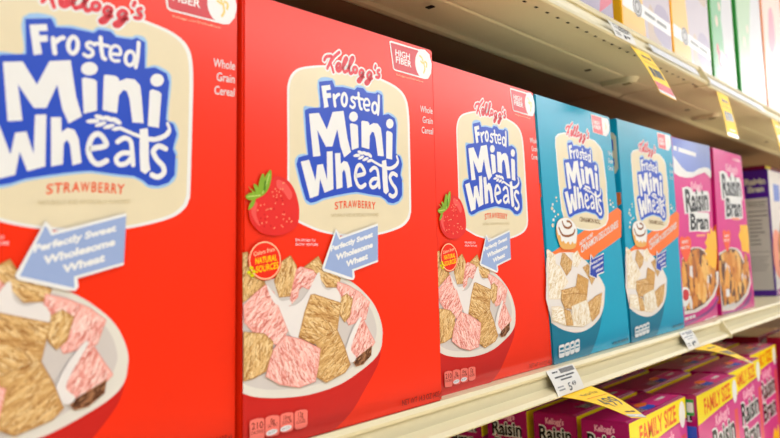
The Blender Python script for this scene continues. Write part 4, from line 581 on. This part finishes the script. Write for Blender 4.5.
def shelf(name, x0, x1, zt, label, yo=0.0, under=False, cap=None):
    t = thing(name, label, 'shelf', ((x0+x1)/2, 0.2, zt)); k = 1.0 if under else 0.8
    if not under:
        box_obj('deck', (x0,-.0135,zt-.0195), (x1,.418,zt), M_STEEL, t)
    else:
        # pressed deck seen from below: flat front strip, folded crease, raised middle, hanging stiffener bead
        prof = [(-.0135,0),(.1155,0),(.1155,-.004),(.115,-.004),(.115,-.0200),(.109,-.0222),(.104,-.0212),(.100,-.0186),(.094,-.0178),(.053,-.0176),(.050,-.0162),(.046,-.0175),(-.0135,-.0180)]
        extrude_x('deck', [(y,zt+z) for y,z in prof], x0, x1, M_STEEL, t); box_obj('shade_toned_rear_deck', (x0,.1155,zt-.012), (x1,.418,zt), M_DARK, t)  # rear deck gets dark brown colour standing in for the shade beneath it
        x = x0+.012
        while x < x1-.02:
            if x > 0.25: box_obj('punched_slot', (x,-.0070,zt-.0183), (x+.005,-.0042,zt-.0176), M_HOLE, t)
            x += .0241
        for xb in (0.30, 0.665, 1.08, 1.66, 2.1):
            if x0+.03 < xb < x1-.03: box_obj('bracket_slot', (xb-.002,.060,zt-.0225), (xb+.004,.068,zt-.0215), M_HOLE, t)
        for xb in (0.778, 1.195):
            if x0 < xb < x1:
                bm = bmesh.new()   # arched pressed boss
                pr = [(xb-.016,.088),(xb-.016,.052)] + [(xb+.016*math.cos(a), .052-.016*math.sin(a)) for a in [math.pi-k*math.pi/10 for k in range(1,10)]] + [(xb+.016,.052),(xb+.016,.088)]
                a = [bm.verts.new((x,y,zt-.0175)) for x,y in pr]; b = [bm.verts.new((xb+(x-xb)*.8,.088-(.088-y)*.9,zt-.0245)) for x,y in pr]
                bm.faces.new(b)
                for i in range(len(pr)): bm.faces.new([a[i],a[(i+1)%len(pr)],b[(i+1)%len(pr)],b[i]])
                bmesh.ops.recalc_face_normals(bm, faces=bm.faces); from_bm('pressed_boss', bm, [M_STEEL], t); bm.free(); box_obj('boss_slot', (xb-.004,.048,zt-.0255), (xb+.004,.060,zt-.0242), mat('brass_slot', (120,100,40), rough=.5), t)
    extrude_x('price_rail', [(y+yo, zt+(z*k if z < 0 else z*2)) for y,z in RAIL], x0, x1, M_STEEL, t)
    for xc in ([x1-.0012] if cap else []):
        extrude_x('rail_end_cap', [(y+yo,zt+z) for y,z in [(-.0135,.0005),(-.0232,.0030),(-.0365,-.0225*k),(-.0365,-.0288*k),(-.0135,-.0288*k)]], xc, xc+.0022, M_STEEL, t)
    return t
shelf('store_shelf', XL, XJ, 0.0, 'long cream metal shelf carrying the red and blue cereal boxes', cap=True)
shelf('store_shelf', XJ+.0045, XR, 0.0, 'cream metal shelf section at far right, under the dark purple box', yo=.006)
ZU = 0.386
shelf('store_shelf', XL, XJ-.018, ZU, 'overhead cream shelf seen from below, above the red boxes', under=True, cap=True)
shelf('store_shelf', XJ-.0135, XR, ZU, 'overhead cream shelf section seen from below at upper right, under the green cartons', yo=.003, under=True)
ZB = -0.383
shelf('store_shelf', XL, XR, ZB, 'lowest shelf holding the magenta family size boxes')
# ------------------------------------------------------------------ main shelf boxes
Q = {int(k): [Vector(p) for p in v] for k, v in ART['quads'].items()}
def grounded(q):
    r = [p.copy() for p in q]
    for i in (2,3): r[i].z = 0.0002
    return r
def flat(q):
    """make the four front corners lie in one plane"""
    n = (q[1]-q[2]).cross(q[3]-q[2]); q[0].y += -((q[0]-q[2]).dot(n))/n.y
    return q
def onto(q, art):
    """the printed area's corners, carried along the line of sight onto the plane of the card"""
    n = (q[1]-q[2]).cross(q[3]-q[2]); r = []
    for p in art:
        d = p-CP; r.append(CP+d*((q[2]-CP).dot(n)/d.dot(n)))
    return r
SG = 'red strawberry cereal boxes on the shelf'
def straw_box(n, label):
    q = grounded(Q[n])
    if n == 1: q[1].x -= .0002; q[1].x -= .0004; q[2].x = -.0130; q[2].y = -.0060; q[0].z += .001
    if n == 3: q[1].x = .3842; q[2].x = .3926
    if n == 2: q[0].x += .0008
    flat(q); base = (q[2]+q[3])/2
    t = thing('cereal_box', label, 'cereal box', (base.x, base.y, 0), SG)
    carton('carton', q, 0.056, M_RED, t)
    s = Sheet(quad_map(onto(q, Q[n]), 193, 279))
    L = ART['straw']; done = False
    for e in L:
        if not done and e[1] != 'name_panel': s.play(ART['logo']); done = True
        s.play([e])
    s.build(t)
    return t
straw_box(1, 'red strawberry cereal box at the left edge, cropped by the frame and largest')
straw_box(2, 'red strawberry cereal box in full view, second from the left')
straw_box(3, 'red strawberry cereal box standing right beside the first blue box')
def blue_box(n, label):
    q = flat(grounded(Q[n])); base = (q[2]+q[3])/2
    t = thing('cereal_box', label, 'cereal box', (base.x, base.y, 0), 'blue cinnamon cereal boxes on the shelf')
    qq, back = carton('carton', q, 0.056, M_TEAL, t)
    s = Sheet(quad_map(onto(q, Q[n]), 193, 279))
    s.play([e for e in ART['cinn'] if e[1] in ('banner','name_panel')])
    s.play(ART['logo'], ART['M4'])
    s.play([e for e in ART['straw'] if e[1] == 'brand_lettering'], ART['M4brand'])
    s.play([e for e in ART['cinn'] if e[1] not in ('banner','name_panel')])
    s.build(t)
    # left side panel: cream oval tab with blue lettering, orange flash
    sq = [qq[0]+back, qq[0], qq[3], qq[3]+back]
    s = Sheet(quad_map(sq, 56, 279))
    s.poly('side_panel_print', 'cream_ink', [(12,262),(50,262),(54,256),(54,216),(50,210),(12,210),(8,216),(8,256)])
    s.text('side_panel_print', 'logo_blue_ink', 'Mini', .05, (14,240), (50,240), (14,254)); s.text('side_panel_print', 'logo_blue_ink', 'Wheats', .05, (14,220), (50,220), (14,234))
    s.poly('side_panel_print', 'banner_orange_ink', [(6,146),(55,172),(55,186),(6,186)])
    s.build(t)
    return t
blue_box(4, 'blue cinnamon cereal box touching the last red box')
blue_box(5, 'blue cinnamon cereal box beside the magenta box with the pale blue top')
def word(s, part, t, pts, halo=.085, fill=.03):
    a, b, c = pts
    s.text(part, 'white_ink', t, halo, a, b, c); s.text(part, 'white_ink', t, halo*.6, a, b, c); s.text(part, 'black_ink', t, fill, a, b, c)
def bran_box(n, label, key, wkey):
    q = flat(grounded(Q[n])); base = (q[2]+q[3])/2
    t = thing('cereal_box', label, 'cereal box', (base.x, base.y, 0))
    qq, back = carton('carton', q, 0.06, M_MAG, t)
    s = Sheet(quad_map(onto(q, Q[n]), 193, 279))
    L = ART[key]; top = ('top_flash',)
    s.play([e for e in L if e[1] in top])
    w = ART[wkey]
    for (a, b, c), tx in ((w[0],'Raisin'),(w[1],'Bran')):
        # white plate behind the word, then the dark letters
        du = Vector((b[0]-a[0], b[1]-a[1])); up = Vector((c[0]-a[0], c[1]-a[1]))
        P = lambda f, g: (a[0]+du.x*f+up.x*g, a[1]+du.y*f+up.y*g)
        if tx == 'Raisin': s.poly('product_lettering', 'white_ink', [P(-.07,-.1),P(-.1,1.04),P(.1,1.1),P(.3,1.0),P(.34,.84),P(.5,.84),P(.52,1.05),P(.62,1.05),P(.7,.86),P(1.0,.85),P(1.06,.7),P(1.06,-.12),P(.5,-.06)])
        else: s.poly('product_lettering', 'white_ink', [P(-.08,-.14),P(-.08,1.02),P(.2,1.1),P(1.06,1.05),P(1.07,-.12),P(.8,-.2),P(.4,-.12)])
        s.text('product_lettering', 'black_ink', tx, .035, a, b, c)
    s.play([e for e in L if e[1] not in top]); s.build(t)
    sq = [qq[0]+back, qq[0], qq[3], qq[3]+back]
    s = Sheet(quad_map(sq, 60, 279))
    s.poly('side_panel_print', 'magenta_ink', [(.5,.5),(59.5,.5),(59.5,278.5),(.5,278.5)])
    s.poly('side_panel_print', 'banner_orange_ink', [(40,20),(59,20),(59,150),(48,140),(40,100)], 0)
    s.build(t)
    return t
bran_box(6, 'magenta cereal box with a pale blue top band, right of the blue boxes', 'r6', 'word6')
bran_box(7, 'magenta cereal box with a pink top, last before the shelf gap', 'r7', 'word7')
# dark purple box turned so that its facts panel shows
PX = 1.537
t = thing('cereal_box', 'dark purple cereal box with a white facts panel on its side', 'cereal box', (PX+.09, .075, 0))
qq, back = carton('carton', [Vector((PX,.040,.287)), Vector((PX+.19,.040,.287)), Vector((PX+.19,.040,.0002)), Vector((PX,.040,.0002))], 0.056, M_PUR, t)
sq = [qq[0]+back, qq[0], qq[3], qq[3]+back]
s = Sheet(quad_map(sq, 56, 287))
s.poly('facts_panel', 'grey_panel_ink', [(4,14),(52,14),(52,222),(4,222)])
for v, h, m in [(212,5,'mid_grey_ink'),(201,2.5,'mid_grey_ink'),(191,4.5,'black_ink'),(181,4.5,'black_ink'),(140,1,'mid_grey_ink'),(100,1.8,'black_ink')]:
    s.poly('facts_panel', m, [(7,v),(49,v),(49,v+h*.45),(7,v+h*.45)])
s.text('facts_panel', 'black_ink', 'Nutrition Facts', .02, (8,205), (46,205), (8,210.5))
for i, n in enumerate((12,12,12,14,8,10,10)): s.text('facts_panel', 'mid_grey_ink', '#'*n, .01, (9,170-i*9), (9+n*2.3,170-i*9), (9,174-i*9))
for i in range(6): s.poly('facts_panel', 'mid_grey_ink', [(8,88-i*6),(46-(i%3)*4,88-i*6),(46-(i%3)*4,89.3-i*6),(8,89.3-i*6)])
s.text('name_lettering', 'grey_panel_ink', 'Raisin', .06, (6,254), (50,254), (6,268)); s.text('name_lettering', 'grey_panel_ink', 'Bran', .06, (12,237), (46,237), (12,250))
s.build(t)
s = Sheet(quad_map(qq, 190, 287))
s.poly('front_print', 'rim_white_ink', [(3,2),(188,2),(188,285),(3,285)])
s.poly('front_print', 'lavender_ink', [(40,215),(100,215),(100,255),(40,255)]); s.poly('front_print', 'pale_orange_ink', [(3,60),(60,40),(80,120),(40,150),(3,130)], 1)
s.poly('front_print', 'violet_ink', [(3,2),(188,2),(188,60),(60,20),(3,12)]); s.flakes('front_print', 'flake', 30, [(50,60),(180,60),(180,150),(90,170),(50,120)])
s.build(t)
# a taller yellow topped box behind the purple one
TX = 1.79
t = thing('cereal_box', 'cereal box with a yellow top corner, mostly hidden behind the purple box', 'cereal box', (TX+.09,.16,0))
qq, back = carton('carton', [Vector((TX,.10,.322)), Vector((TX+.19,.10,.322)), Vector((TX+.19,.10,.0002)), Vector((TX,.10,.0002))], 0.075, CARD('deep_magenta_card', (150,20,84)), t)
s = Sheet(quad_map(qq, 190, 322)); s.poly('front_print', 'family_yellow_ink', [(1,288),(60,288),(60,321),(1,321)]); s.poly('front_print', 'white_ink', [(61,296),(110,296),(110,312),(61,312)]); s.poly('front_print','rim_white_ink',[(1,1),(189,1),(189,287),(1,287)]); s.build(t)
# ------------------------------------------------------------------ family size boxes on the lowest shelf
FH, FW, FD = 0.3025, 0.190, 0.058
def family_box(x, y, label, full=True, green=False, w=FW):
    z1 = ZB+FH
    t = thing('family_size_box', label, 'cereal box', (x+w/2, y+FD/2, ZB), 'magenta family size boxes on the lowest shelf')
    q = [Vector((x,y,z1)), Vector((x+w,y,z1)), Vector((x+w,y,ZB+.0002)), Vector((x,y,ZB+.0002))]
    qq, back = carton('carton', q, FD, M_FAM, t, .001)
    s = Sheet(quad_map(qq, 190, 302.5))
    s.poly('front_print', 'family_front_ink', [(1,1),(189,1),(189,272),(1,266)])
    s.poly('yellow_band', 'family_yellow_ink', [(.8,263),(70,268),(130,272),(189.2,274),(189.2,301.6),(.8,301.6)])
    if full:
        s.text('yellow_band>band_lettering', 'family_orange_ink', 'FAMILY SIZE', .03, (30,273), (152,277), (29,294))
        s.poly('round_badge', 'white_ink', [(174+11*math.cos(k/20*6.283), 281+17*math.sin(k/20*6.283)) for k in range(20)])
        s.text('brand_lettering', 'pale_pink_ink', "Kellogg's", .04, (74,249), (140,254), (74,263))
        word(s, 'product_lettering', 'Raisin', ((58,212),(164,216),(56,246)), .08); word(s, 'product_lettering', 'Bran', ((66,172),(158,176),(64,206)), .08)
        s.poly('round_badge', 'badge_pink_ink', [(166,150),(184,150),(184,255),(166,255)])
        s.poly('lower_print', 'splash_yellow_ink', [(120,130),(135,150),(150,140),(165,150),(170,120),(150,90),(125,95)], 1); s.poly('lower_print', 'sky_ink', [(20,1),(188,1),(188,90),(100,115),(40,80)])
    s.build(t)
    sq = [qq[0]+back, qq[0], qq[3], qq[3]+back]
    s = Sheet(quad_map(sq, 62, 302.5))
    s.text('side_print', 'pale_pink_ink', "Kellogg's", .04, (18,290), (44,290), (18,297))
    word(s, 'side_print', 'Raisin', ((8,270),(54,270),(8,287)), .09); word(s, 'side_print', 'Bran', ((12,250),(50,250),(12,266)), .09)
    s.poly('side_print', 'dark_blue_ink', [(4,1),(58,1),(58,232),(30,238),(4,230)])
    if green:
        s.poly('side_print', 'green_ink', [(38,276),(58,276),(58,297),(38,297)]); s.poly('side_print', 'white_ink', [(48,280),(57,280),(57,293),(48,293)]); s.poly('side_print', 'sky_ink', [(30,190),(60,190),(60,262),(30,262)])
    s.build(t)
    # lid: two glued flaps with a seam, and the print on the top
    ztop = z1
    box_obj('top_flap', (x+.002, y+.004, ztop-.0002), (x+w-.002, y+FD*.62, ztop+.0007), M_FAM, t)
    tq = [qq[0]+back+Vector((0,0,.0007)), qq[1]+back+Vector((0,0,.0007)), qq[1]+Vector((0,0,.0007)), qq[0]+Vector((0,0,.0007))]
    s = Sheet(quad_map(tq, 190, 62))
    s.poly('lid_print', 'bran_pink_ink', [(104,6),(186,6),(186,36),(120,36)])
    s.text('lid_print', 'white_ink', 'Raisin Bran', .06, (46,10), (96,10), (46,26)); s.text('lid_print', 'black_ink', 'Raisin Bran', .02, (46,10), (96,10), (46,26))
    s.poly('lid_print', 'sky_ink', [(80,8),(104,8),(110,18),(98,24),(82,20)], 1); s.poly('lid_print', 'banner_orange_ink', [(88,24),(100,20),(118,26),(112,34),(94,34)], 1)
    s.text('lid_print', 'white_ink', '# #####', .03, (140,18), (168,18), (140,26))
    s.build(t)
    return t
COLS = [(0.521, -.0225, 5, 'row going back under the 4.99 tag'), (0.716, -.035, 4, 'row just right of the 4.99 tag'), (0.920, -.019, 5, 'row just right of the shelf joint'), (1.135, .003, 5, 'row beside the red edged box')]
ORD = ['frontmost', 'second', 'third', 'fourth', 'fifth']
for ci, (x, y, n, where) in enumerate(COLS):
    for r in range(n):
        lab = 'magenta family size box, %s in the %s' % (ORD[r], where)
        family_box(x + (0.009 if r and ci == 0 else 0.002*r), y + r*0.0675, lab, full=(r == 0 or True), green=(ci == 1 and r == 0))
# red edged white boxes at the right edge, bottom shelf
RX = 1.350
for r, lab in enumerate(('white cereal box with red edge at the lower right corner of the photo', 'red edged cereal box directly behind the one at the lower right corner', 'red edged cereal box third back in the lower right corner row')):
    y = -.045+r*.085
    t = thing('cereal_box', lab, 'cereal box', (RX+.1,y+.035,ZB))
    qq, back = carton('carton', [Vector((RX,y,ZB+.312)), Vector((RX+.19,y,ZB+.312)), Vector((RX+.19,y,ZB+.0002)), Vector((RX,y,ZB+.0002))], 0.07, CARD('crimson_card', (150,20,44)), t)
    s = Sheet(quad_map(qq, 190, 312)); s.poly('front_print', 'rim_white_ink', [(14,4),(186,4),(186,300),(60,304),(14,296)], 0); s.poly('front_print', 'badge_red_ink', [(40,200),(150,210),(150,270),(40,260)]); s.build(t)
# ------------------------------------------------------------------ cartons on the overhead shelf
ZT = ZU
def upper_box(x0, x1, label, base_rgb, name, prints, y=-.0125, h=.29, dep=.06):
    t = thing('snack_carton', label, 'carton', ((x0+x1)/2, y+dep/2, ZT))
    q = [Vector((x0,y,ZT+h)), Vector((x1,y,ZT+h)), Vector((x1,y,ZT+.0002)), Vector((x0,y,ZT+.0002))]
    qq, back = carton('carton', q, dep, CARD(name, base_rgb), t)
    s = Sheet(quad_map(qq, (x1-x0)*1000, h*1000))
    for p in prints: getattr(s, p[0])(*p[1:])
    s.build(t)
    return t
INK.update(pale_lilac_ink=(188,176,186), lilac_ink=(160,148,172), pale_green_ink=(156,186,140), soft_yellow_ink=(232,184,90), pale_grey_ink=(194,192,194), mint_ink=(96,166,104), pale_peach_ink=(222,186,164), rose_ink=(206,96,116), wheat_ink=(188,166,148), dusty_blue_ink=(120,146,180))
def ringpts(cx, cy, rx, ry, n=26): return [(cx+rx*math.cos(k/n*6.2832), cy+ry*math.sin(k/n*6.2832)) for k in range(n)]
upper_box(.385, .578, 'lilac carton with a pale green round at the top, left end of overhead shelf', (160,150,184), 'lilac_card',
  [('poly','front_print','lilac_ink',[(2,2),(191,2),(191,288),(2,288)]), ('poly','round_picture','pale_green_ink',ringpts(95,95,70,80)), ('poly','round_picture','mint_ink',ringpts(100,105,50,60)), ('poly','lower_print','rose_ink',[(150,8),(190,30),(190,60),(160,40)])])
def yellow(x0, x1, lab):
    W = (x1-x0)*1000
    return upper_box(x0, x1, lab, (250,190,20), 'yellow_card',
    [('poly','front_print','soft_yellow_ink',[(4,3),(W*.45,3),(W*.36,120),(W*.3,200),(W*.3,286),(4,286)]), ('poly','front_print','pale_lilac_ink',[(W*.45,3),(W-1,3),(W-1,286),(W*.3,286),(W*.3,200),(W*.36,120)]),
     ('poly','front_print','wheat_ink',[(W*.5,10),(W*.75,5),(W*.7,40),(W*.55,60)],1), ('poly','front_print','wheat_ink',[(W*.6,140),(W*.95,120),(W*.95,200),(W*.6,230)],1), ('poly','front_print','lilac_ink',[(W*.62,25),(W*.95,12),(W*.95,62),(W*.7,66)],1),
     ('poly','white_band','white_ink',[(4,36),(W-1,32),(W-1,50),(4,55)]), ('text','white_band>band_lettering','mid_grey_ink','##### #####',.0,(W*.44,41),(W*.9,38),(W*.44,48)),
     ('poly','round_logo','pale_grey_ink',ringpts(W*.3,46,15,13)), ('stroke','round_logo','mid_grey_ink',ringpts(W*.3,46,14,12),1.8,1), ('stroke','round_logo','mid_grey_ink',ringpts(W*.3,46,7,7),2,1)])
yellow(.605, .786, 'yellow and white carton above the first hanging sale tag')
yellow(.793, .974, 'yellow and white carton at the end of the overhead shelf section, beside the green cartons')
def green(x0, x1, lab, pale):
    W = (x1-x0)*1000
    return upper_box(x0, x1, lab, (60,160,70), 'green_card',
    [('poly','front_print','mint_ink' if not pale else 'pale_green_ink',[(6,3),(W-1,3),(W-1,286),(6,286)]), ('poly','front_print','pale_grey_ink',[(W*.55,3),(W-1,3),(W-1,286),(W*.75,286),(W*.45,120)]),
     ('poly','fruit_picture','pale_peach_ink',ringpts(W*.25,110,7,10)), ('poly','fruit_picture','pale_peach_ink',ringpts(W*.4,140,6,8)), ('poly','fruit_picture','rose_ink',ringpts(W*.3,45,12,14)), ('poly','fruit_picture','badge_red_ink',ringpts(W*.22,60,7,10)), ('poly','fruit_picture','dusty_blue_ink',ringpts(W*.25,20,14,12)), ('poly','fruit_picture','lilac_ink',ringpts(W*.6,40,18,24)),
     ('poly','white_band','pale_grey_ink',[(W*.3,40),(W*.9,10),(W*.95,32),(W*.35,64)])])
green(.988, 1.122, 'green carton next to the second yellow carton', False)
green(1.150, 1.335, 'green carton with a pale front beside the orange carton', True)
def orange(x0, x1, lab, rgb, nm):
    W = (x1-x0)*1000
    return upper_box(x0, x1, lab, rgb, nm, [('poly','front_print','pale_peach_ink',[(10,3),(W-1,3),(W-1,286),(10,286)]), ('poly','front_print','white_ink',[(W*.4,3),(W-1,3),(W-1,150),(W*.5,120)]), ('poly','fruit_picture','rose_ink',[(W*.25,150),(W*.4,130),(W*.6,170),(W*.55,230),(W*.35,220)],1)])
orange(1.348, 1.53, 'orange carton with a pale peach front, right end of the overhead shelf', (240,130,40), 'orange_card')
orange(1.56, 1.74, 'last pale carton on the overhead shelf, cut by the right edge', (244,170,90), 'peach_card')
# ------------------------------------------------------------------ labels and sale tags
M_PAPER = mat('label_paper', (216,213,206), rough=0.5, spec=0.3, var=0.02)
M_TAG = mat('yellow_tag_paper', (252,208,44), rough=0.5, spec=0.3, var=0.02)
def rail_label(x0, x1, z0, z1, zt, label, price, yo=0.0, group=None):
    """paper slip in the slanted rail channel (zt = shelf top)"""
    def yat(z): return -.0238 - (-(z-zt))*(0.42 if zt > .1 else .5) + yo   # just in front of the channel and lips
    t = thing('shelf_label', label, 'label', ((x0+x1)/2, yat((z0+z1)/2), (z0+z1)/2))
    n = 5; V = []; F = []
    for k in range(n+1):
        z = z0+(z1-z0)*k/n; y = yat(z) - .0012*math.sin(math.pi*k/n)
        V += [(x0,y,z),(x1,y,z),(x0,y+.0004,z),(x1,y+.0004,z)]
    for k in range(n):
        a = 4*k; F += [[a,a+1,a+5,a+4],[a+3,a+2,a+6,a+7],[a+2,a,a+4,a+6],[a+1,a+3,a+7,a+5]]
    F += [[0,2,3,1],[4*n,4*n+1,4*n+3,4*n+2]]
    mesh_obj('paper', V, F, [M_PAPER], None, t)
    W = (x1-x0)*1000; H = (z1-z0)*1000
    def mp(u, v, z):
        zz = z0+(z1-z0)*v/H; return Vector((x0+u/1000, yat(zz)-.0012*math.sin(math.pi*v/H)-.00015-z, zz))
    s = Sheet(mp)
    s.poly('barcode', 'mid_grey_ink', [(W*.42,H*.8),(W*.96,H*.8),(W*.96,H*.97),(W*.42,H*.97)])
    for i in range(12): s.poly('barcode', 'black_ink', [(W*(.44+i*.042),H*.81),(W*(.455+i*.042),H*.81),(W*(.455+i*.042),H*.96),(W*(.44+i*.042),H*.96)])
    s.text('label_print', 'black_ink', '#### ##', .01, (W*.14,H*.86), (W*.34,H*.86), (W*.14,H*.93))
    s.text('label_print', 'black_ink', '####### ######', .02, (W*.14,H*.66), (W*.86,H*.66), (W*.14,H*.74)); s.text('label_print', 'black_ink', '######', .02, (W*.3,H*.54), (W*.72,H*.54), (W*.3,H*.62))
    s.text('label_print', 'mid_grey_ink', '####', .01, (W*.08,H*.3), (W*.3,H*.3), (W*.08,H*.38)); s.text('label_print', 'mid_grey_ink', '#####', .01, (W*.1,H*.18), (W*.32,H*.18), (W*.1,H*.26))
    a, b = price
    s.text('label_print', 'black_ink', a, .01, (W*.46,H*.1), (W*.57,H*.1), (W*.46,H*.42)); s.text('label_print', 'black_ink', b, .01, (W*.6,H*.24), (W*.76,H*.24), (W*.6,H*.42))
    s.build(t)
    return t
rail_label(.337, .392, -.0205, .0022, 0, 'white price label reading 5.49 on the lower rail, under the first blue box', ('5','49'))
rail_label(.704, .752, -.0200, .0022, 0, 'small white price label on the lower rail, under the magenta box with pale blue top', ('#','##'))
rail_label(.524, .588, ZU-.0265, ZU-.006, ZU, 'white label on the overhead rail beneath the yellow cartons', ('#','##'))
M_CLEAR = mat('clear_label_strip', (236,236,240), rough=0.12, spec=0.6, var=0.01)
def strip(x0, x1, label, yo=0.0):
    prof = [(-.0225,-.0058),(-.0285,-.0178),(-.0291,-.0176),(-.0232,-.0055)]
    o = extrude_x('label_strip', [(y+yo-.0006,ZU+z) for y,z in prof], x0, x1, M_CLEAR, None, ((x0+x1)/2,-.025+yo,ZU-.012)); return tag(o, label, 'label holder')
strip(.66, .85, 'glossy clear strip in the overhead rail, beside the first hanging sale tag')
strip(.895, 1.26, 'glossy clear strip in the overhead rail, behind the second hanging sale tag', .003)
def sale_tag(a, b, c, d, label, price, curl=.006, head='Member Price', foot=None):
    """paper tag: a,b = corners at the rail, c,d = corners at the free end (a-d and b-c are the long edges)"""
    a, b, c, d = map(Vector, (a, b, c, d)); nrm = (b-a).cross(d-a).normalized()
    if nrm.dot(CP-a) < 0: nrm = -nrm
    ctr = (a+b)/2
    t = thing('sale_tag', label, 'price tag', ctr)
    n = 10; V = []; F = []
    def P(u, v): return a*(1-u)*(1-v)+b*u*(1-v)+c*u*v+d*(1-u)*v + nrm*curl*math.sin(math.pi*v)
    for k in range(n+1):
        v = k/n
        for u, o in ((0,0),(1,0),(0,-.0004),(1,-.0004)): V.append(P(u,v)+nrm*o)
    for k in range(n):
        i = 4*k; F += [[i,i+1,i+5,i+4],[i+3,i+2,i+6,i+7],[i+2,i,i+4,i+6],[i+1,i+3,i+7,i+5]]
    F += [[0,2,3,1],[4*n,4*n+1,4*n+3,4*n+2]]
    mesh_obj('paper', V, F, [M_TAG], None, t)
    s = Sheet(lambda u, v, z: P(u/100, 1-v/100)+nrm*(z+.0001))
    s.text('tag_print', 'brown_ink', head, 0, (28,78), (82,78), (28,87)); s.stroke('tag_print', 'banner_orange_ink', [(16,68),(92,68)], .6)
    s.text('tag_print', 'black_ink', price[0], .0, (18,32), (38,32), (18,62)); s.text('tag_print', 'black_ink', price[1], .0, (42,34), (88,34), (42,62))
    if foot: s.poly('tag_foot', foot[0], [(1,1),(99,1),(99,24),(1,24)]); s.poly('tag_foot', 'white_ink', [(1,1),(99,1),(99,7),(1,7)])
    else: s.poly('tag_foot', 'white_ink', [(2,1),(98,1),(98,9),(2,9)]); s.text('tag_foot', 'brown_ink', '#### ####', 0, (30,14), (80,14), (30,19))
    s.build(t)
    return t
YU = ZU-.0268
sale_tag((.574,-.0318,YU), (.634,-.0318,YU), (.640,-.0610,.2955), (.574,-.0640,.2955), 'yellow sale tag with a red foot hanging at an angle under the yellow cartons', ('#','##'), .002, '###### #####', ('badge_pink_ink',))
sale_tag((.930,-.0288,YU), (.992,-.0288,YU), (.992,-.0415,.2857), (.928,-.0418,.2852), 'yellow sale tag hanging nearly straight under the green cartons', ('#','##'), .001, '###### #####')
sale_tag((1.285,-.0288,YU), (1.347,-.0288,YU), (1.347,-.0420,.2860), (1.285,-.0420,.2860), 'yellow sale tag cut off by the right edge of the photo', ('#','##'), .001, '###### #####')
sale_tag((.3454,-.0325,-.0215), (.4100,-.0325,-.0215), (.4100,-.0880,-.0478), (.3440,-.0990,-.0340), 'yellow sale tag reading 4.99 jutting out below the first blue box', ('4','99'), .003)
sale_tag((.7300,-.0325,-.0215), (.7960,-.0325,-.0215), (.7990,-.0886,-.0475), (.7300,-.0945,-.0344), 'yellow sale tag jutting out under the magenta cereal boxes, seen almost edge-on', ('#','##'), .003, '###### #####')

# ------------------------------------------------------------------ light
w = bpy.data.worlds.new('World'); S.world = w; w.use_nodes = True
nt = w.node_tree; bg = nt.nodes['Background']
tc = nt.nodes.new('ShaderNodeTexCoord'); sp = nt.nodes.new('ShaderNodeSeparateXYZ'); mr = nt.nodes.new('ShaderNodeMapRange'); cr = nt.nodes.new('ShaderNodeValToRGB')
mr.inputs[1].default_value = -1; mr.inputs[2].default_value = 1
# the ceiling lamp rows run along the aisle, so they sink towards the horizon in that direction
mx = nt.nodes.new('ShaderNodeMath'); mx.operation = 'MAXIMUM'; mx.inputs[1].default_value = 0.0
ma = nt.nodes.new('ShaderNodeMath'); ma.operation = 'MULTIPLY_ADD'; ma.inputs[1].default_value = 0.35
nt.links.new(tc.outputs['Generated'], sp.inputs[0]); nt.links.new(sp.outputs['X'], mx.inputs[0]); nt.links.new(mx.outputs[0], ma.inputs[0]); nt.links.new(sp.outputs['Z'], ma.inputs[2])
nt.links.new(ma.outputs[0], mr.inputs[0]); nt.links.new(mr.outputs[0], cr.inputs[0])
def key(z, c):
    e = cr.color_ramp.elements.new((z+1)/2); e.color = (*c, 1)
cr.color_ramp.elements[0].color = (.02,.017,.013,1); cr.color_ramp.elements[1].position = 1.0; cr.color_ramp.elements[1].color = (.07,.07,.07,1)
key(.0, (.02,.018,.015)); key(.2, (.03,.028,.025)); key(.36, (.07,.07,.068)); key(.44, (.12,.12,.12)); key(.49, (.4,.4,.4)); key(.53, (1,1,1)); key(.57, (.3,.3,.3)); key(.72, (.1,.1,.1))
nt.links.new(cr.outputs[0], bg.inputs['Color']); bg.inputs['Strength'].default_value = 9.0
def area(name, loc, rot, sx, sy, e, c=(.97,.98,1)):
    l = bpy.data.lights.new(name, 'AREA'); l.shape = 'RECTANGLE'; l.size = sx; l.size_y = sy; l.energy = e; l.color = c
    o = bpy.data.objects.new(name, l); o.location = loc; o.rotation_euler = rot; COL.objects.link(o); return o
for i, x in enumerate((-.6, 1.4, 3.4)): area('ceiling_lamp', (x,-1.3,1.9), (math.radians(-6),0,0), 1.6, .5, 36)
for i, x in enumerate((-.2, 1.2, 2.6)):
    o = area('added_floor_bounce_light', (x,-1.55,1.9), (0,0,0), .5, .5, 45, (1,.96,.9)); o.data.spread = math.radians(60)  # added lamps aimed at the floor so its bounce lifts the shelf underside
# ------------------------------------------------------------------ output look
vs = S.view_settings; vs.view_transform = 'Standard'; vs.look = 'None'; vs.gamma = 1; vs.exposure = -0.72
try: vs.use_curve_mapping = False
except Exception: pass
S.cycles.max_bounces = 6; S.cycles.use_denoising = True
